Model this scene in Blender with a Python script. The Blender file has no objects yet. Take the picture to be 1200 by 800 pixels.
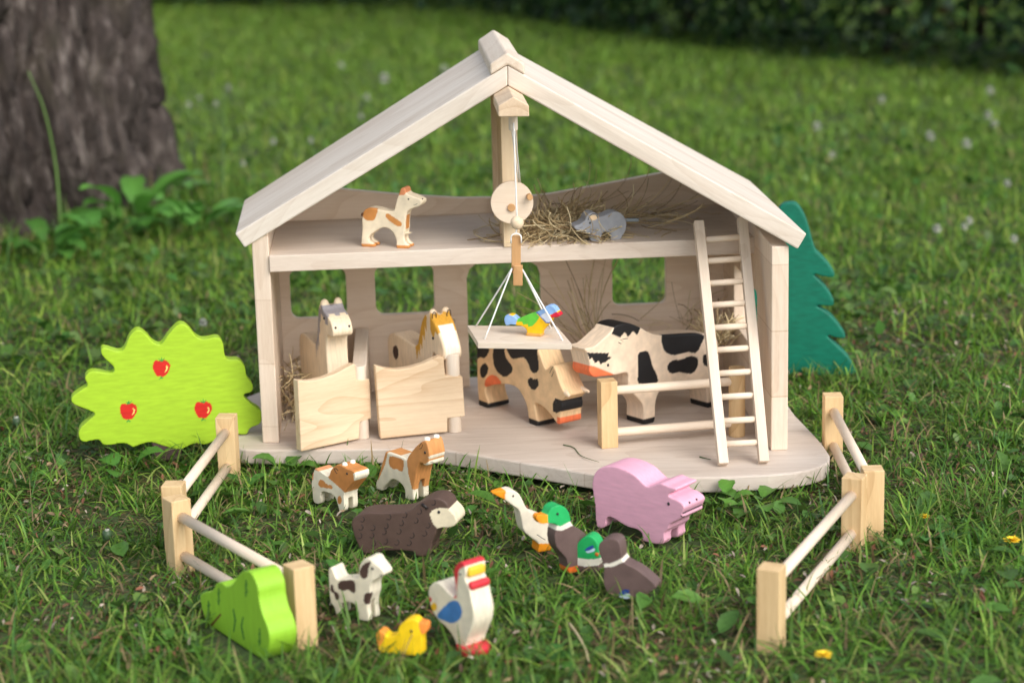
import bpy, bmesh, math, random
import numpy as np
from mathutils import Matrix, Vector, noise as mnoise
random.seed(7); rng = np.random.default_rng(11)
S = 0.0075                      # metres per layout unit (all layout numbers below are in units)
scene = bpy.context.scene
COL = scene.collection

# ------------------------------------------------------------------ camera
class Cam:
    """The photograph's lens: turns a pixel (1200x800) plus a plane of the scene into a point."""
    def __init__(s, f=2450., pitch=13.8, roll=-1.51, dist=270., ref=(615, 525), zr=3.):
        s.f = f; p = math.radians(pitch); r = math.radians(roll)
        F = np.array([0, math.cos(p), -math.sin(p)]); X = np.array([1., 0, 0]); U = np.cross(X, F)
        s.X = math.cos(r)*X+math.sin(r)*U; s.U = -math.sin(r)*X+math.cos(r)*U; s.F = F
        s.C = np.zeros(3); d = s.ray(*ref); s.C = np.array([0, 0, zr])-d*(dist/(d@F))
    def ray(s, u, v): return s.F+s.X*(u-600)/s.f-s.U*(v-400)/s.f
    def z(s, u, v, z=0.): d = s.ray(u, v); return s.C+d*(z-s.C[2])/d[2]
    def plane(s, u, v, P, n): d = s.ray(u, v); return s.C+d*(((np.array(P)-s.C)@n)/(d@n))
    def y(s, u, v, y): return s.plane(u, v, (0, y, 0), np.array([0, 1., 0]))
cam = Cam()
cd = bpy.data.cameras.new('camera'); co = bpy.data.objects.new('camera', cd); COL.objects.link(co)
cd.sensor_width = 36; cd.lens = cam.f/1200*36; cd.clip_start = 0.05; cd.clip_end = 200
co.matrix_world = Matrix((tuple(cam.X)+(0,), tuple(cam.U)+(0,), tuple(-cam.F)+(0,), (0, 0, 0, 1))).transposed()
co.location = Vector(cam.C)*S
cd.dof.use_dof = True; cd.dof.focus_distance = 256*S; cd.dof.aperture_fstop = 5.4; cd.dof.aperture_blades = 9
scene.camera = co

# ------------------------------------------------------------------ sky, sun, exposure
SUN_EL, SUN_AZ = 40., 143.      # degrees; azimuth clockwise from +Y (away from the camera)
w = bpy.data.worlds.new('World'); scene.world = w; w.use_nodes = True
nt = w.node_tree; nt.nodes.clear()
sky = nt.nodes.new('ShaderNodeTexSky'); sky.sky_type = 'NISHITA'; sky.sun_disc = False
sky.sun_elevation = math.radians(SUN_EL); sky.sun_rotation = math.radians(SUN_AZ)
sky.air_density = 1.0; sky.dust_density = 2.0; sky.ozone_density = 1.0
hs = nt.nodes.new('ShaderNodeHueSaturation'); hs.inputs['Saturation'].default_value = 0.42   # thin overcast: a paler sky
bg = nt.nodes.new('ShaderNodeBackground'); bg.inputs['Strength'].default_value = 0.15
wo = nt.nodes.new('ShaderNodeOutputWorld')
nt.links.new(sky.outputs[0], hs.inputs['Color']); nt.links.new(hs.outputs[0], bg.inputs[0]); nt.links.new(bg.outputs[0], wo.inputs[0])
sl = bpy.data.lights.new('sun', 'SUN'); sl.energy = 1.25; sl.angle = math.radians(40); sl.color = (1, .96, .9)
so = bpy.data.objects.new('sun', sl); COL.objects.link(so)
e, a = math.radians(SUN_EL), math.radians(SUN_AZ)
so.rotation_euler = Vector((-math.sin(a)*math.cos(e), -math.cos(a)*math.cos(e), -math.sin(e))).to_track_quat('-Z', 'Y').to_euler()
so.location = (2, -2, 4)
scene.view_settings.view_transform = 'Standard'; scene.view_settings.look = 'None'
scene.view_settings.gamma = 1; scene.view_settings.use_curve_mapping = False
scene.view_settings.exposure = 0.72

# ------------------------------------------------------------------ helpers
def lin(*c):
    return tuple((v/255/12.92 if v/255 <= .04045 else ((v/255+.055)/1.055)**2.4) for v in c)
def A(*v): return np.array(v, float)
def unit(v): v = np.array(v, float); return v/np.linalg.norm(v)

def mesh_from(name, V, F):
    me = bpy.data.meshes.new(name); me.from_pydata([tuple(v) for v in V], [], [tuple(f) for f in F]); me.update()
    return me
def tag(o, label=None, cat=None, group=None, kind=None):
    if label: o['label'] = label
    if cat: o['category'] = cat
    if group: o['group'] = group
    if kind: o['kind'] = kind
    return o
def frame(o, ex=(1, 0, 0), ey=(0, 1, 0), ez=None):
    ex = unit(ex); ey = np.array(ey, float); ey = unit(ey-ex*(ey@ex)); ez = np.cross(ex, ey)
    M = Matrix.Identity(4)
    for i in range(3):
        M[i][0], M[i][1], M[i][2], M[i][3] = ex[i], ey[i], ez[i], o[i]*S
    return M
ROOTM = {}
def place(o, M, parent=None):
    COL.objects.link(o)
    if parent is not None:
        o.parent = parent; o.matrix_basis = ROOTM[parent.name].inverted() @ M
    else:
        o.matrix_basis = M
    ROOTM[o.name] = M.copy()
    return o
def thing(name, loc, label, cat, group=None):
    o = bpy.data.objects.new(name, None); o.empty_display_size = .02
    place(o, Matrix.Translation(Vector(loc)*S)); tag(o, label, cat, group)
    return o
def add_bevel(o, width, seg=2):
    m = o.modifiers.new('bevel', 'BEVEL'); m.width = width*S; m.segments = seg
    m.limit_method = 'ANGLE'; m.angle_limit = math.radians(38); m.harden_normals = False
def smooth(me, on=True):
    me.polygons.foreach_set('use_smooth', [on]*len(me.polygons))
def solid(name, V, F, mat, parent=None, M=None, bevel=.12, smooth_=False):
    """V in world units; stored relative to frame M so the grain follows the piece."""
    M = M or Matrix.Translation(Vector(np.mean(V, axis=0))*S)
    Mi = M.inverted()
    me = mesh_from(name, [Mi @ (Vector(v)*S) for v in V], F)
    bm = bmesh.new(); bm.from_mesh(me); bmesh.ops.recalc_face_normals(bm, faces=bm.faces[:]); bm.to_mesh(me); bm.free()
    me.materials.append(mat)
    if smooth_: smooth(me)
    o = place(bpy.data.objects.new(name, me), M, parent)
    if bevel: add_bevel(o, bevel)
    return o
HEX = [(0, 3, 2, 1), (4, 5, 6, 7), (0, 1, 5, 4), (1, 2, 6, 5), (2, 3, 7, 6), (3, 0, 4, 7)]
def box(name, c, dims, mat, parent=None, ex=(1, 0, 0), ey=(0, 1, 0), bevel=.12):
    M = frame(c, ex, ey); hx, hy, hz = [d/2*S for d in dims]
    V = [(-hx, -hy, -hz), (hx, -hy, -hz), (hx, hy, -hz), (-hx, hy, -hz), (-hx, -hy, hz), (hx, -hy, hz), (hx, hy, hz), (-hx, hy, hz)]
    me = mesh_from(name, V, HEX); me.materials.append(mat)
    o = place(bpy.data.objects.new(name, me), M, parent)
    if bevel: add_bevel(o, bevel)
    return o
def plate(name, pts, t, M, mat, parent=None, holes=(), bevel=.12):
    """2D outline (units, in frame M's xy) extruded by t along frame z; holes cut through."""
    bm = bmesh.new()
    loops = [pts]+list(holes); edges = []; first = None
    for lp in loops:
        vs = [bm.verts.new((p[0]*S, p[1]*S, 0)) for p in lp]
        if not holes: first = bm.faces.new(vs)
        else: edges += [bm.edges.new((vs[i], vs[(i+1) % len(vs)])) for i in range(len(vs))]
    if holes: bmesh.ops.triangle_fill(bm, use_beauty=True, use_dissolve=False, edges=edges)
    r = bmesh.ops.extrude_face_region(bm, geom=bm.faces[:])
    bmesh.ops.translate(bm, verts=[g for g in r['geom'] if isinstance(g, bmesh.types.BMVert)], vec=(0, 0, t*S))
    bmesh.ops.recalc_face_normals(bm, faces=bm.faces[:])
    me = bpy.data.meshes.new(name); bm.to_mesh(me); bm.free(); me.materials.append(mat)
    o = place(bpy.data.objects.new(name, me), M, parent)
    if bevel: add_bevel(o, bevel)
    return o
def rod(name, p0, p1, r, mat, parent=None, seg=20, bevel=.08, r1=None):
    p0 = np.array(p0, float); p1 = np.array(p1, float); L = np.linalg.norm(p1-p0); ez = (p1-p0)/L
    ex = unit(np.cross(ez, (0, 0, 1) if abs(ez[2]) < .9 else (1, 0, 0))); ey = np.cross(ez, ex)
    M = frame(p0, ex, ey); r1 = r if r1 is None else r1
    V = []; F = []
    for k, (z, rr) in enumerate(((0, r), (L, r1))):
        V += [(rr*math.cos(2*math.pi*i/seg)*S, rr*math.sin(2*math.pi*i/seg)*S, z*S) for i in range(seg)]
    F = [(i, (i+1) % seg, seg+(i+1) % seg, seg+i) for i in range(seg)]+[tuple(range(seg))[::-1], tuple(range(seg, 2*seg))]
    me = mesh_from(name, V, F); me.materials.append(mat)
    me.polygons.foreach_set('use_smooth', [True]*seg+[False]*2)
    o = place(bpy.data.objects.new(name, me), M, parent)
    if bevel: add_bevel(o, bevel)
    return o
def ball(name, c, r, mat, parent=None, scale=(1, 1, 1)):
    bm = bmesh.new(); bmesh.ops.create_uvsphere(bm, u_segments=24, v_segments=14, radius=r*S)
    for v in bm.verts: v.co = Vector((v.co.x*scale[0], v.co.y*scale[1], v.co.z*scale[2]))
    me = bpy.data.meshes.new(name); bm.to_mesh(me); bm.free(); me.materials.append(mat); smooth(me)
    return place(bpy.data.objects.new(name, me), Matrix.Translation(Vector(c)*S), parent)
def tube_mesh(paths, radii, seg=5):
    """numpy tubes: list of (n,3) paths -> verts, faces (units)"""
    V = []; F = []; b = 0
    for P, r in zip(paths, radii):
        P = np.asarray(P, float); n = len(P)
        T = np.gradient(P, axis=0); T /= np.linalg.norm(T, axis=1)[:, None]+1e-9
        up = np.array([0.13, .2, 1.]); a_ = np.cross(T, up); a_ /= np.linalg.norm(a_, axis=1)[:, None]+1e-9
        b_ = np.cross(T, a_)
        for k in range(n):
            rr = r if np.isscalar(r) else r[k]
            for i in range(seg):
                t = 2*math.pi*i/seg; V.append(P[k]+rr*(math.cos(t)*a_[k]+math.sin(t)*b_[k]))
        for k in range(n-1):
            for i in range(seg):
                j = (i+1) % seg; F.append((b+k*seg+i, b+k*seg+j, b+(k+1)*seg+j, b+(k+1)*seg+i))
        F.append(tuple(b+i for i in range(seg))[::-1]); F.append(tuple(b+(n-1)*seg+i for i in range(seg)))
        b += n*seg
    return V, F
def tube(name, paths, radii, mat, parent=None, seg=6):
    V, F = tube_mesh(paths, radii, seg)
    return solid(name, V, F, mat, parent, M=ROOTM[parent.name] if parent else None, bevel=0, smooth_=True)

# ------------------------------------------------------------------ materials
def newmat(name):
    m = bpy.data.materials.new(name); m.use_nodes = True; nt = m.node_tree
    return m, nt, nt.nodes['Principled BSDF']
def N(nt, t, **kw):
    n = nt.nodes.new(t)
    for k, v in kw.items(): setattr(n, k, v)
    return n
def wood(name, axis, light, dark, rough=.62, rings=.5, staves=0.0, stave_axis=None, amp=.2):
    m, nt, b = newmat(name); L = nt.links.new
    tc = N(nt, 'ShaderNodeTexCoord'); oi = N(nt, 'ShaderNodeObjectInfo')
    ad = N(nt, 'ShaderNodeVectorMath', operation='ADD'); sc = N(nt, 'ShaderNodeVectorMath', operation='SCALE')
    cb = N(nt, 'ShaderNodeCombineXYZ')
    for i in range(3): L(oi.outputs['Random'], cb.inputs[i])
    L(cb.outputs[0], sc.inputs[0]); sc.inputs['Scale'].default_value = 3.7
    L(tc.outputs['Object'], ad.inputs[0]); L(sc.outputs[0], ad.inputs[1])
    ai = 'xyz'.index(axis)
    def mapped(along, across):
        mp = N(nt, 'ShaderNodeMapping'); s = [across]*3; s[ai] = along; mp.inputs['Scale'].default_value = s
        L(ad.outputs[0], mp.inputs['Vector']); return mp.outputs[0]
    n1 = N(nt, 'ShaderNodeTexNoise'); n1.inputs['Scale'].default_value = 1; n1.inputs['Detail'].default_value = 5
    n1.inputs['Roughness'].default_value = .6; L(mapped(14, 330), n1.inputs['Vector'])
    n2 = N(nt, 'ShaderNodeTexNoise'); n2.inputs['Scale'].default_value = 1; n2.inputs['Detail'].default_value = 2
    L(mapped(5, 34), n2.inputs['Vector'])
    nf = N(nt, 'ShaderNodeTexNoise'); nf.inputs['Scale'].default_value = 1; nf.inputs['Detail'].default_value = 1.5; nf.inputs['Distortion'].default_value = .3
    L(mapped(3.2, 13), nf.inputs['Vector'])
    n3 = N(nt, 'ShaderNodeTexNoise'); n3.inputs['Scale'].default_value = 1; n3.inputs['Detail'].default_value = 1
    L(mapped(110, 900), n3.inputs['Vector'])
    def math_(op, a_, b_):
        q = N(nt, 'ShaderNodeMath', operation=op)
        for i, x in enumerate((a_, b_)):
            if isinstance(x, (int, float)): q.inputs[i].default_value = x
            else: L(x, q.inputs[i])
        return q.outputs[0]
    f = math_('MULTIPLY', n1.outputs[0], .5)
    f = math_('ADD', f, math_('MULTIPLY', n2.outputs[0], .55))
    fig = math_('FRACT', math_('MULTIPLY', nf.outputs[0], 13.), 0)          # growth rings: contours of a slow noise
    fig = math_('POWER', fig, 3.)
    f = math_('ADD', f, math_('MULTIPLY', fig, .3*rings))
    f = math_('ADD', f, math_('MULTIPLY', n3.outputs[0], .22))
    f = math_('SUBTRACT', f, .35)
    if staves:
        sx = N(nt, 'ShaderNodeSeparateXYZ'); L(ad.outputs[0], sx.inputs[0])
        k = math_('FLOOR', math_('DIVIDE', sx.outputs['xyz'.index(stave_axis)], staves*S), 0)
        wn = N(nt, 'ShaderNodeTexWhiteNoise', noise_dimensions='1D'); L(k, wn.inputs['W'])
        f = math_('ADD', f, math_('MULTIPLY', math_('SUBTRACT', wn.outputs['Value'], .5), amp))
        fr = math_('FRACT', math_('DIVIDE', sx.outputs['xyz'.index(stave_axis)], staves*S), 0)
        f = math_('ADD', f, math_('MULTIPLY', math_('LESS_THAN', fr, .02), amp*1.6))
    rp = N(nt, 'ShaderNodeValToRGB'); L(f, rp.inputs[0])
    rp.color_ramp.elements[0].color = light+(1,); rp.color_ramp.elements[1].color = dark+(1,)
    rp.color_ramp.elements[0].position = .10; rp.color_ramp.elements[1].position = .85
    L(rp.outputs[0], b.inputs['Base Color']); b.inputs['Roughness'].default_value = rough
    b.inputs['Specular IOR Level'].default_value = .35
    bp = N(nt, 'ShaderNodeBump'); bp.inputs['Strength'].default_value = .12; bp.inputs['Distance'].default_value = .0006
    L(n1.outputs[0], bp.inputs['Height']); L(bp.outputs[0], b.inputs['Normal'])
    return m
W_L, W_D = lin(230, 216, 198), lin(190, 165, 138)
MW = {'x': wood('pale_wood_x', 'x', W_L, W_D), 'y': wood('pale_wood_y', 'y', W_L, W_D), 'z': wood('pale_wood_z', 'z', W_L, W_D)}
M_ROOF = wood('roof_wood', 'x', lin(228, 217, 203), lin(188, 168, 146), staves=4.6, stave_axis='y')
M_BASE = wood('base_wood', 'x', lin(212, 199, 186), lin(170, 150, 132), staves=5.2, stave_axis='y')
M_LOFT = wood('loft_wood', 'x', lin(220, 206, 191), lin(180, 158, 137), rings=.4)
M_WALL = wood('wall_wood', 'z', lin(232, 214, 194), lin(190, 162, 134), rings=.4, staves=8.5, stave_axis='z', amp=.15)
M_BACK = wood('back_wood', 'x', lin(238, 220, 200), lin(210, 184, 156), rings=.8)  # colour paled to stand in for brighter light inside the barn
M_GATE = wood('gate_wood', 'x', lin(234, 211, 178), lin(196, 158, 118), rings=.9)
M_FENCE = wood('fence_post_wood', 'z', lin(228, 198, 150), lin(184, 144, 96), rings=.9)
M_RAIL = wood('fence_rail_wood', 'z', lin(238, 220, 198), lin(206, 180, 152), rings=.3)
M_PINE = wood('post_wood', 'z', lin(232, 210, 176), lin(202, 172, 134), rings=1.0)
M_HOOK = wood('hook_wood', 'z', lin(205, 160, 110), lin(165, 120, 75))
def plain(name, col, rough=.5, noise=.12, nscale=300, bump=0.):
    m, nt, b = newmat(name); L = nt.links.new
    tc = N(nt, 'ShaderNodeTexCoord'); n = N(nt, 'ShaderNodeTexNoise'); n.inputs['Scale'].default_value = nscale; n.inputs['Detail'].default_value = 4
    L(tc.outputs['Object'], n.inputs['Vector'])
    mx = N(nt, 'ShaderNodeMix', data_type='RGBA'); L(n.outputs[0], mx.inputs[0])
    mx.inputs[6].default_value = tuple(c*(1-noise) for c in col)+(1,); mx.inputs[7].default_value = tuple(min(1, c*(1+noise)) for c in col)+(1,)
    L(mx.outputs[2], b.inputs['Base Color']); b.inputs['Roughness'].default_value = rough
    if bump:
        bp = N(nt, 'ShaderNodeBump'); bp.inputs['Strength'].default_value = bump; bp.inputs['Distance'].default_value = .001
        L(n.outputs[0], bp.inputs['Height']); L(bp.outputs[0], b.inputs['Normal'])
    return m
M_CORD = plain('white_cord', lin(238, 236, 232), .8, .1, 1500, .3)
M_BLACK = plain('black_paint', (.012, .012, .013), .4)
M_TAILROPE = plain('grey_rope', lin(140, 150, 158), .9, .3, 1500, .6)
def attr_mat(name, rough=.55, grain=0.15, transl=0., scale=(60, 60, 600), spec=.35):
    """colour from the vertex attribute Col, modulated by a faint brush/wood grain"""
    m, nt, b = newmat(name); L = nt.links.new
    at = N(nt, 'ShaderNodeAttribute', attribute_name='Col')
    col = at.outputs['Color']
    if grain:
        tc = N(nt, 'ShaderNodeTexCoord'); mp = N(nt, 'ShaderNodeMapping'); mp.inputs['Scale'].default_value = scale
        n = N(nt, 'ShaderNodeTexNoise'); n.inputs['Scale'].default_value = 1; n.inputs['Detail'].default_value = 5
        L(tc.outputs['Object'], mp.inputs[0]); L(mp.outputs[0], n.inputs['Vector'])
        mr = N(nt, 'ShaderNodeMapRange'); mr.inputs[1].default_value = .25; mr.inputs[2].default_value = .75
        mr.inputs[3].default_value = 1-grain; mr.inputs[4].default_value = 1+grain
        L(n.outputs[0], mr.inputs[0])
        mx = N(nt, 'ShaderNodeVectorMath', operation='SCALE'); L(col, mx.inputs[0]); L(mr.outputs[0], mx.inputs['Scale']); col = mx.outputs[0]
        bp = N(nt, 'ShaderNodeBump'); bp.inputs['Strength'].default_value = .25; bp.inputs['Distance'].default_value = .0006
        L(n.outputs[0], bp.inputs['Height']); L(bp.outputs[0], b.inputs['Normal'])
    L(col, b.inputs['Base Color']); b.inputs['Roughness'].default_value = rough; b.inputs['Specular IOR Level'].default_value = spec
    if transl:
        tr = N(nt, 'ShaderNodeBsdfTranslucent'); L(col, tr.inputs[0]); ms = N(nt, 'ShaderNodeMixShader'); ms.inputs[0].default_value = transl
        out = nt.nodes['Material Output']; L(b.outputs[0], ms.inputs[1]); L(tr.outputs[0], ms.inputs[2]); L(ms.outputs[0], out.inputs['Surface'])
    return m
M_TOY = attr_mat('painted_toy', .55, .17, scale=(90, 500, 90))
M_TOYV = attr_mat('painted_toy_upright', .55, .15, scale=(500, 500, 60))
M_GRASS = attr_mat('grass_blades', .45, 0, .32, spec=.25)
M_LEAF = attr_mat('weed_leaves', .45, .18, .28, scale=(300, 300, 300))
M_HAY = attr_mat('hay_stems', .7, 0)
M_LITTER = attr_mat('lawn_litter', .85, .2, scale=(400, 400, 400))
# ------------------------------------------------------------------ the toy barn
FZ = 3.0                                   # top of the barn's base board
SLOPE = (52.3-31.08)/36.0
RID = A(-.97, .4, 52.3)
def roof_under(x): return 49.72-SLOPE*abs(x+.97)*1.0
barn = thing('toy_barn', (0, 15, 1), 'pale wooden toy barn with open front, pitched roof and hay loft', 'toy barn')
base_pts = [(-37.5, 3.5), (-36.4, 2.8), (-35, 2.45), (-29.4, 1.95), (-19.4, 1.4), (-12.5, 1.0), (-10.8, .35), (-8.25, -1.15), (2.58, -8.04), (7.6, -11.4), (9.2, -12.5),
            (12, -13.5), (17, -14.2), (24, -14.4), (29.7, -14.1), (33, -13.4), (35.2, -12.3), (36.9, -10.8), (37.9, -9), (38.4, -6.5), (38.2, -2), (37.8, 2.3), (36.6, 12),
            (36, 22), (35.6, 32), (34.6, 36), (31, 38), (10, 37.6), (-20, 36.4), (-32, 35.6), (-37, 33), (-39.4, 29), (-40.2, 22), (-39.6, 12), (-38.6, 6)]
plate('base_board', base_pts, 2.0, frame((0, 0, FZ-2.0)), M_BASE, barn, bevel=.22)

def quadprism(name, foot, z0, ztop, mat, M=None, bevel=.15):
    """foot: 4 plan points counter-clockwise; ztop: per-point top height"""
    V = [(p[0], p[1], z0) for p in foot]+[(p[0], p[1], z) for p, z in zip(foot, ztop)]
    return solid(name, V, HEX, mat, barn, M, bevel)
# left wall
LF, LF2 = A(-34.45, 5.6), A(-32.25, 5.3); LB, LB2 = A(-36.0, 29.4), A(-33.8, 29.4)
quadprism('left_wall', [LF, LF2, LB2, LB], FZ, [roof_under(LF[0])-.03, roof_under(LF2[0])-.03, roof_under(LB2[0])-.03, roof_under(LB[0])-.03], M_WALL,
          frame((-34, 17, 3), (-.065, 1, 0), (-1, 0, 0)))
# right wall with a window: built as an outline in its own plane
RF, RB = A(33.44, -3.9), A(31.4, 34.2); rd = unit(A(RB[0]-RF[0], RB[1]-RF[1], 0)); RL = np.linalg.norm(RB-RF)
def rounded(x0, x1, y0, y1, r, n=5):
    P = []
    for cx, cy, a0 in ((x1-r, y0+r, -90), (x1-r, y1-r, 0), (x0+r, y1-r, 90), (x0+r, y0+r, 180)):
        P += [(cx+r*math.cos(math.radians(a0+90*i/n)), cy+r*math.sin(math.radians(a0+90*i/n))) for i in range(n+1)]
    return P
zr = roof_under(33.4)-.03; zrb = roof_under(31.4)-.03
plate('right_wall', [(0, 0), (RL, 0), (RL, zrb-FZ), (0, zr-FZ)], 2.15, frame((RF[0], RF[1], FZ), rd, (0, 0, 1)) @ Matrix.Rotation(0, 4, 'X') @ Matrix.Translation((0, 0, -2.15*S)),
      wood('side_wall_wood', 'y', lin(232, 214, 194), lin(190, 162, 134), rings=.4, staves=8.5, stave_axis='y'), barn, holes=[rounded(10.5, 29, 10, 18.3, 1.2)], bevel=.15)
# back wall with three windows and a doorway; scooped top edge
BK = A(-33.9, 29.3, FZ); bd = unit((66.5, 5, 0)); BLEN = 66.3
def back_x(s): return BK[0]+bd[0]*s
curve = [(0, 34.5), (8.9, 32.45), (17.8, 31.25), (26, 30.45), (32.7, 30.27), (38, 30.45), (45.4, 31.5), (54.5, 32.9), (66.3, 34.8)]
top = []
for i in range(49):
    s = BLEN*i/48; z = np.interp(s, [c[0] for c in curve], [c[1] for c in curve])
    top.append((s, min(z, roof_under(back_x(s))-.04)-FZ))
door = [(26.5, 0), (26.5, 15.9), (26.9, 17.2), (28.1, 18.1), (35.4, 18.1), (36.6, 17.2), (37, 15.9), (37, 0)]
outer = [(0, 0)]+door+[(BLEN, 0)]+top[::-1]
plate('back_wall', outer, 1.3, frame(BK, bd, (0, 0, 1)) @ Matrix.Translation((0, 0, -1.3*S)), M_BACK, barn,
      holes=[rounded(1.5, 9.4, 11.1, 18.2, 1.2), rounded(13.5, 21.8, 11.1, 18.2, 1.2), rounded(47.3, 55, 11.0, 18.2, 1.0)], bevel=.12)
# loft floor
LZ = 28.2
loft = [(-32.22, 4.75), (30.9, 8.55), (29.75, 33.6), (-33.75, 29.1)]
plate('loft_floor', loft, 2.15, frame((0, 0, LZ-2.15)), M_LOFT, barn, bevel=.12)
# roof panels
BACKR = A(-2.75, 31.6, 52.3)
for nm, e0, e1 in (('roof_panel', A(-36.5, 5.37, 31.08), A(-38.3, 30.2, 31.08)), ('roof_panel', A(35.55, -4.72, 31.08), A(33.3, 35.0, 31.08))):
    sgn = -1 if e0[0] < 0 else 1
    ex = unit(e0-RID); nrm = unit(np.cross(ex, BACKR-RID)); nrm = nrm if nrm[2] > 0 else -nrm
    off = -nrm*2.2
    gap = A(sgn*.012, 0, 0)
    V = [RID+gap, e0, e1, BACKR+gap]
    dr = A(0, 0, -2.2/nrm[2])
    V = V+[RID+gap+dr, e0+off, e1+off, BACKR+gap+dr]
    Mf = frame(RID, ex, (BACKR-RID))
    solid(nm, V, HEX, M_ROOF, barn, Mf, .2)
# ridge cap (chevron) and the ridge beam that carries the hoist
def extr(name, front, back, mat, ex, bevel=.12):
    n = len(front); V = list(front)+list(back)
    F = [tuple(range(n))[::-1], tuple(range(n, 2*n))]+[(i, (i+1) % n, n+(i+1) % n, n+i) for i in range(n)]
    return solid(name, V, F, mat, barn, frame(front[0], ex, (1, 0, 0)), bevel)
dd = unit(BACKR-RID)
def cs(c, hw, zs): return [A(c[0]+dx*hw, c[1]-.138*dx*hw, z) for dx, z in zs]
sl_ = SLOPE*2.15
capz = [(0, 52.34), (-1, 52.34-sl_), (-1, 52.45), (0, 53.85), (1, 52.45), (1, 52.34-sl_)]
extr('ridge_cap', cs(RID+A(0, -.15, 0), 2.15, capz), [p+(BACKR-RID)*.99 for p in cs(RID+A(0, -.15, 0), 2.15, capz)], MW['x'], dd, .25)
bz = [(-1, 47.3), (-1, 49.70-SLOPE*1.83-.02), (0, 49.68), (1, 49.70-SLOPE*1.83-.02), (1, 47.3)]
bf = A(-.97, .4, 0)-dd*10.6
extr('ridge_beam', cs(bf, 1.83, bz), cs(A(-2.6, 30.3, 0), 1.83, bz), wood('beam_wood', 'x', lin(230, 206, 176), lin(190, 156, 122), rings=.9), dd, .12)
# posts under the ridge beam
px_ = A(-.95, 6.35); 
quadprism('king_post', [px_+A(-1.05, 0), px_+A(1.05, .12), px_+A(.55, 8.6), px_+A(-1.6, 8.5)], LZ, [47.3]*4, M_PINE, frame((-1, 10, 35), (1, 0, 0), (0, 1, 0)), .1)
quadprism('back_post', [A(-3.3, 28.0), A(-1.3, 28.1), A(-1.4, 30.2), A(-3.4, 30.1)], LZ, [47.3]*4, M_PINE, frame((-1.5, 29, 35), (1, 0, 0), (0, 1, 0)), .1)
# stall dividers with round hinge posts and the two gates
def divider(front, back, zt):
    f, bk = A(*front), A(*back); d = unit(np.append(bk-f, 0)); p = A(-d[1], d[0])*.93
    quadprism('stall_divider', [f-p*-1, f-p, bk-p, bk+p][:4], FZ, [zt]*4, MW['y'], frame((f[0], f[1], 3), (1, 0, 0), d), .12)
def hinge(pl, pr, q):
    P0 = cam.z(*pl, FZ+.3); d = unit(cam.z(*pr, FZ+.3)-P0); P = cam.plane(*q, P0, A(d[1], -d[0], 0)); return P[:2]+A(-d[1], d[0])*1.0
div1, div2 = hinge((353, 529), (421, 514), (428.5, 500)), hinge((446, 514), (524.5, 506), (534.5, 497))
divider(div1+A(0, .15), (-22.5, 29.6), 12.55); divider(div2+A(0, .15), (-10.2, 30.6), 13.35)
rod('hinge_post', (div1[0], div1[1], FZ), (div1[0], div1[1], 12.95), .95, MW['z'], barn, 28, .12)
rod('hinge_post', (div2[0], div2[1], FZ), (div2[0], div2[1], 13.75), .95, MW['z'], barn, 28, .12)
def gate(pl, pr, outline, t):
    P0 = cam.z(*pl, FZ+.3); P1 = cam.z(*pr, FZ+.3); d = unit(P1-P0); n = A(d[1], -d[0], 0)
    pts = []
    for q in outline:
        P = cam.plane(*q, P0, n); pts.append(((P-P0)@d, P[2]))
    pts = pts[::-1]
    M = frame((P0[0], P0[1], 0), d, (0, 0, 1)) @ Matrix.Translation((0, 0, -t*S))
    plate('gate', pts, t, M, M_GATE, barn, bevel=.14)
gate((353, 529), (421, 514), [(349, 445.5), (357, 446.3), (366, 446), (380, 443), (395, 437), (408, 430), (415, 426.3), (417, 427), (418, 445.5), (433.5, 444), (435.5, 490), (422, 494.5), (421, 514), (353, 529)], 1.25)
gate((446, 514), (524.5, 506), [(439.5, 428.5), (452, 432), (465, 433), (480, 431), (495, 426.5), (508, 420.5), (515, 417.5), (520, 419.5), (522, 440), (542, 441), (545, 487.5), (524.5, 490), (524.5, 506), (446, 514)], 1.25)
# hoist: stub, crank wheel, cord and ball (fixed to the barn)
hx, hy = -.45, -6.0
rod('pulley_stub', (hx, hy, 45.1), (hx, hy, 47.35), .55, MW['z'], barn, 20, .06)
wc = cam.y(600, 237, 4.7)
wheel = rod('crank_wheel', wc+A(0, .45, 0), wc+A(0, -.45, 0), 2.72, wood('wheel_wood', 'x', lin(232, 214, 192), lin(204, 178, 150)), barn, 48, .08)
rod('axle_pin', wc+A(-.1, 1.7, -.6), wc+A(-.1, -.75, -.6), .5, M_HOOK, wheel, 20, .05)
hp = cam.y(620, 230, 4.2)
rod('crank_handle', hp+A(0, .1, 0), hp+A(.1, -1.3, .05), .38, M_HOOK, wheel, 16, .05)
def sag(p, q, n=9, k=0.):
    p, q = A(*p), A(*q); return [p+(q-p)*i/(n-1)-A(0, 0, k*math.sin(math.pi*i/(n-1))) for i in range(n)]
bc = cam.y(606, 261, hy)
tube('hoist_cord', [sag((hx+.05, hy-.56, 46.1), bc), sag((hx+.12, hy-.4, 46.1), (wc[0]+1.1, wc[1]-.2, wc[2]+2.6)), sag((hx-.2, hy-.3, 45.4), (wc[0]+.9, wc[1]-.1, wc[2]+2.5))], [.11, .09, .09], M_CORD, barn)
ball('cord_ball', bc, .83, wood('ball_wood', 'x', lin(232, 210, 180), lin(200, 170, 136)), barn)

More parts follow.
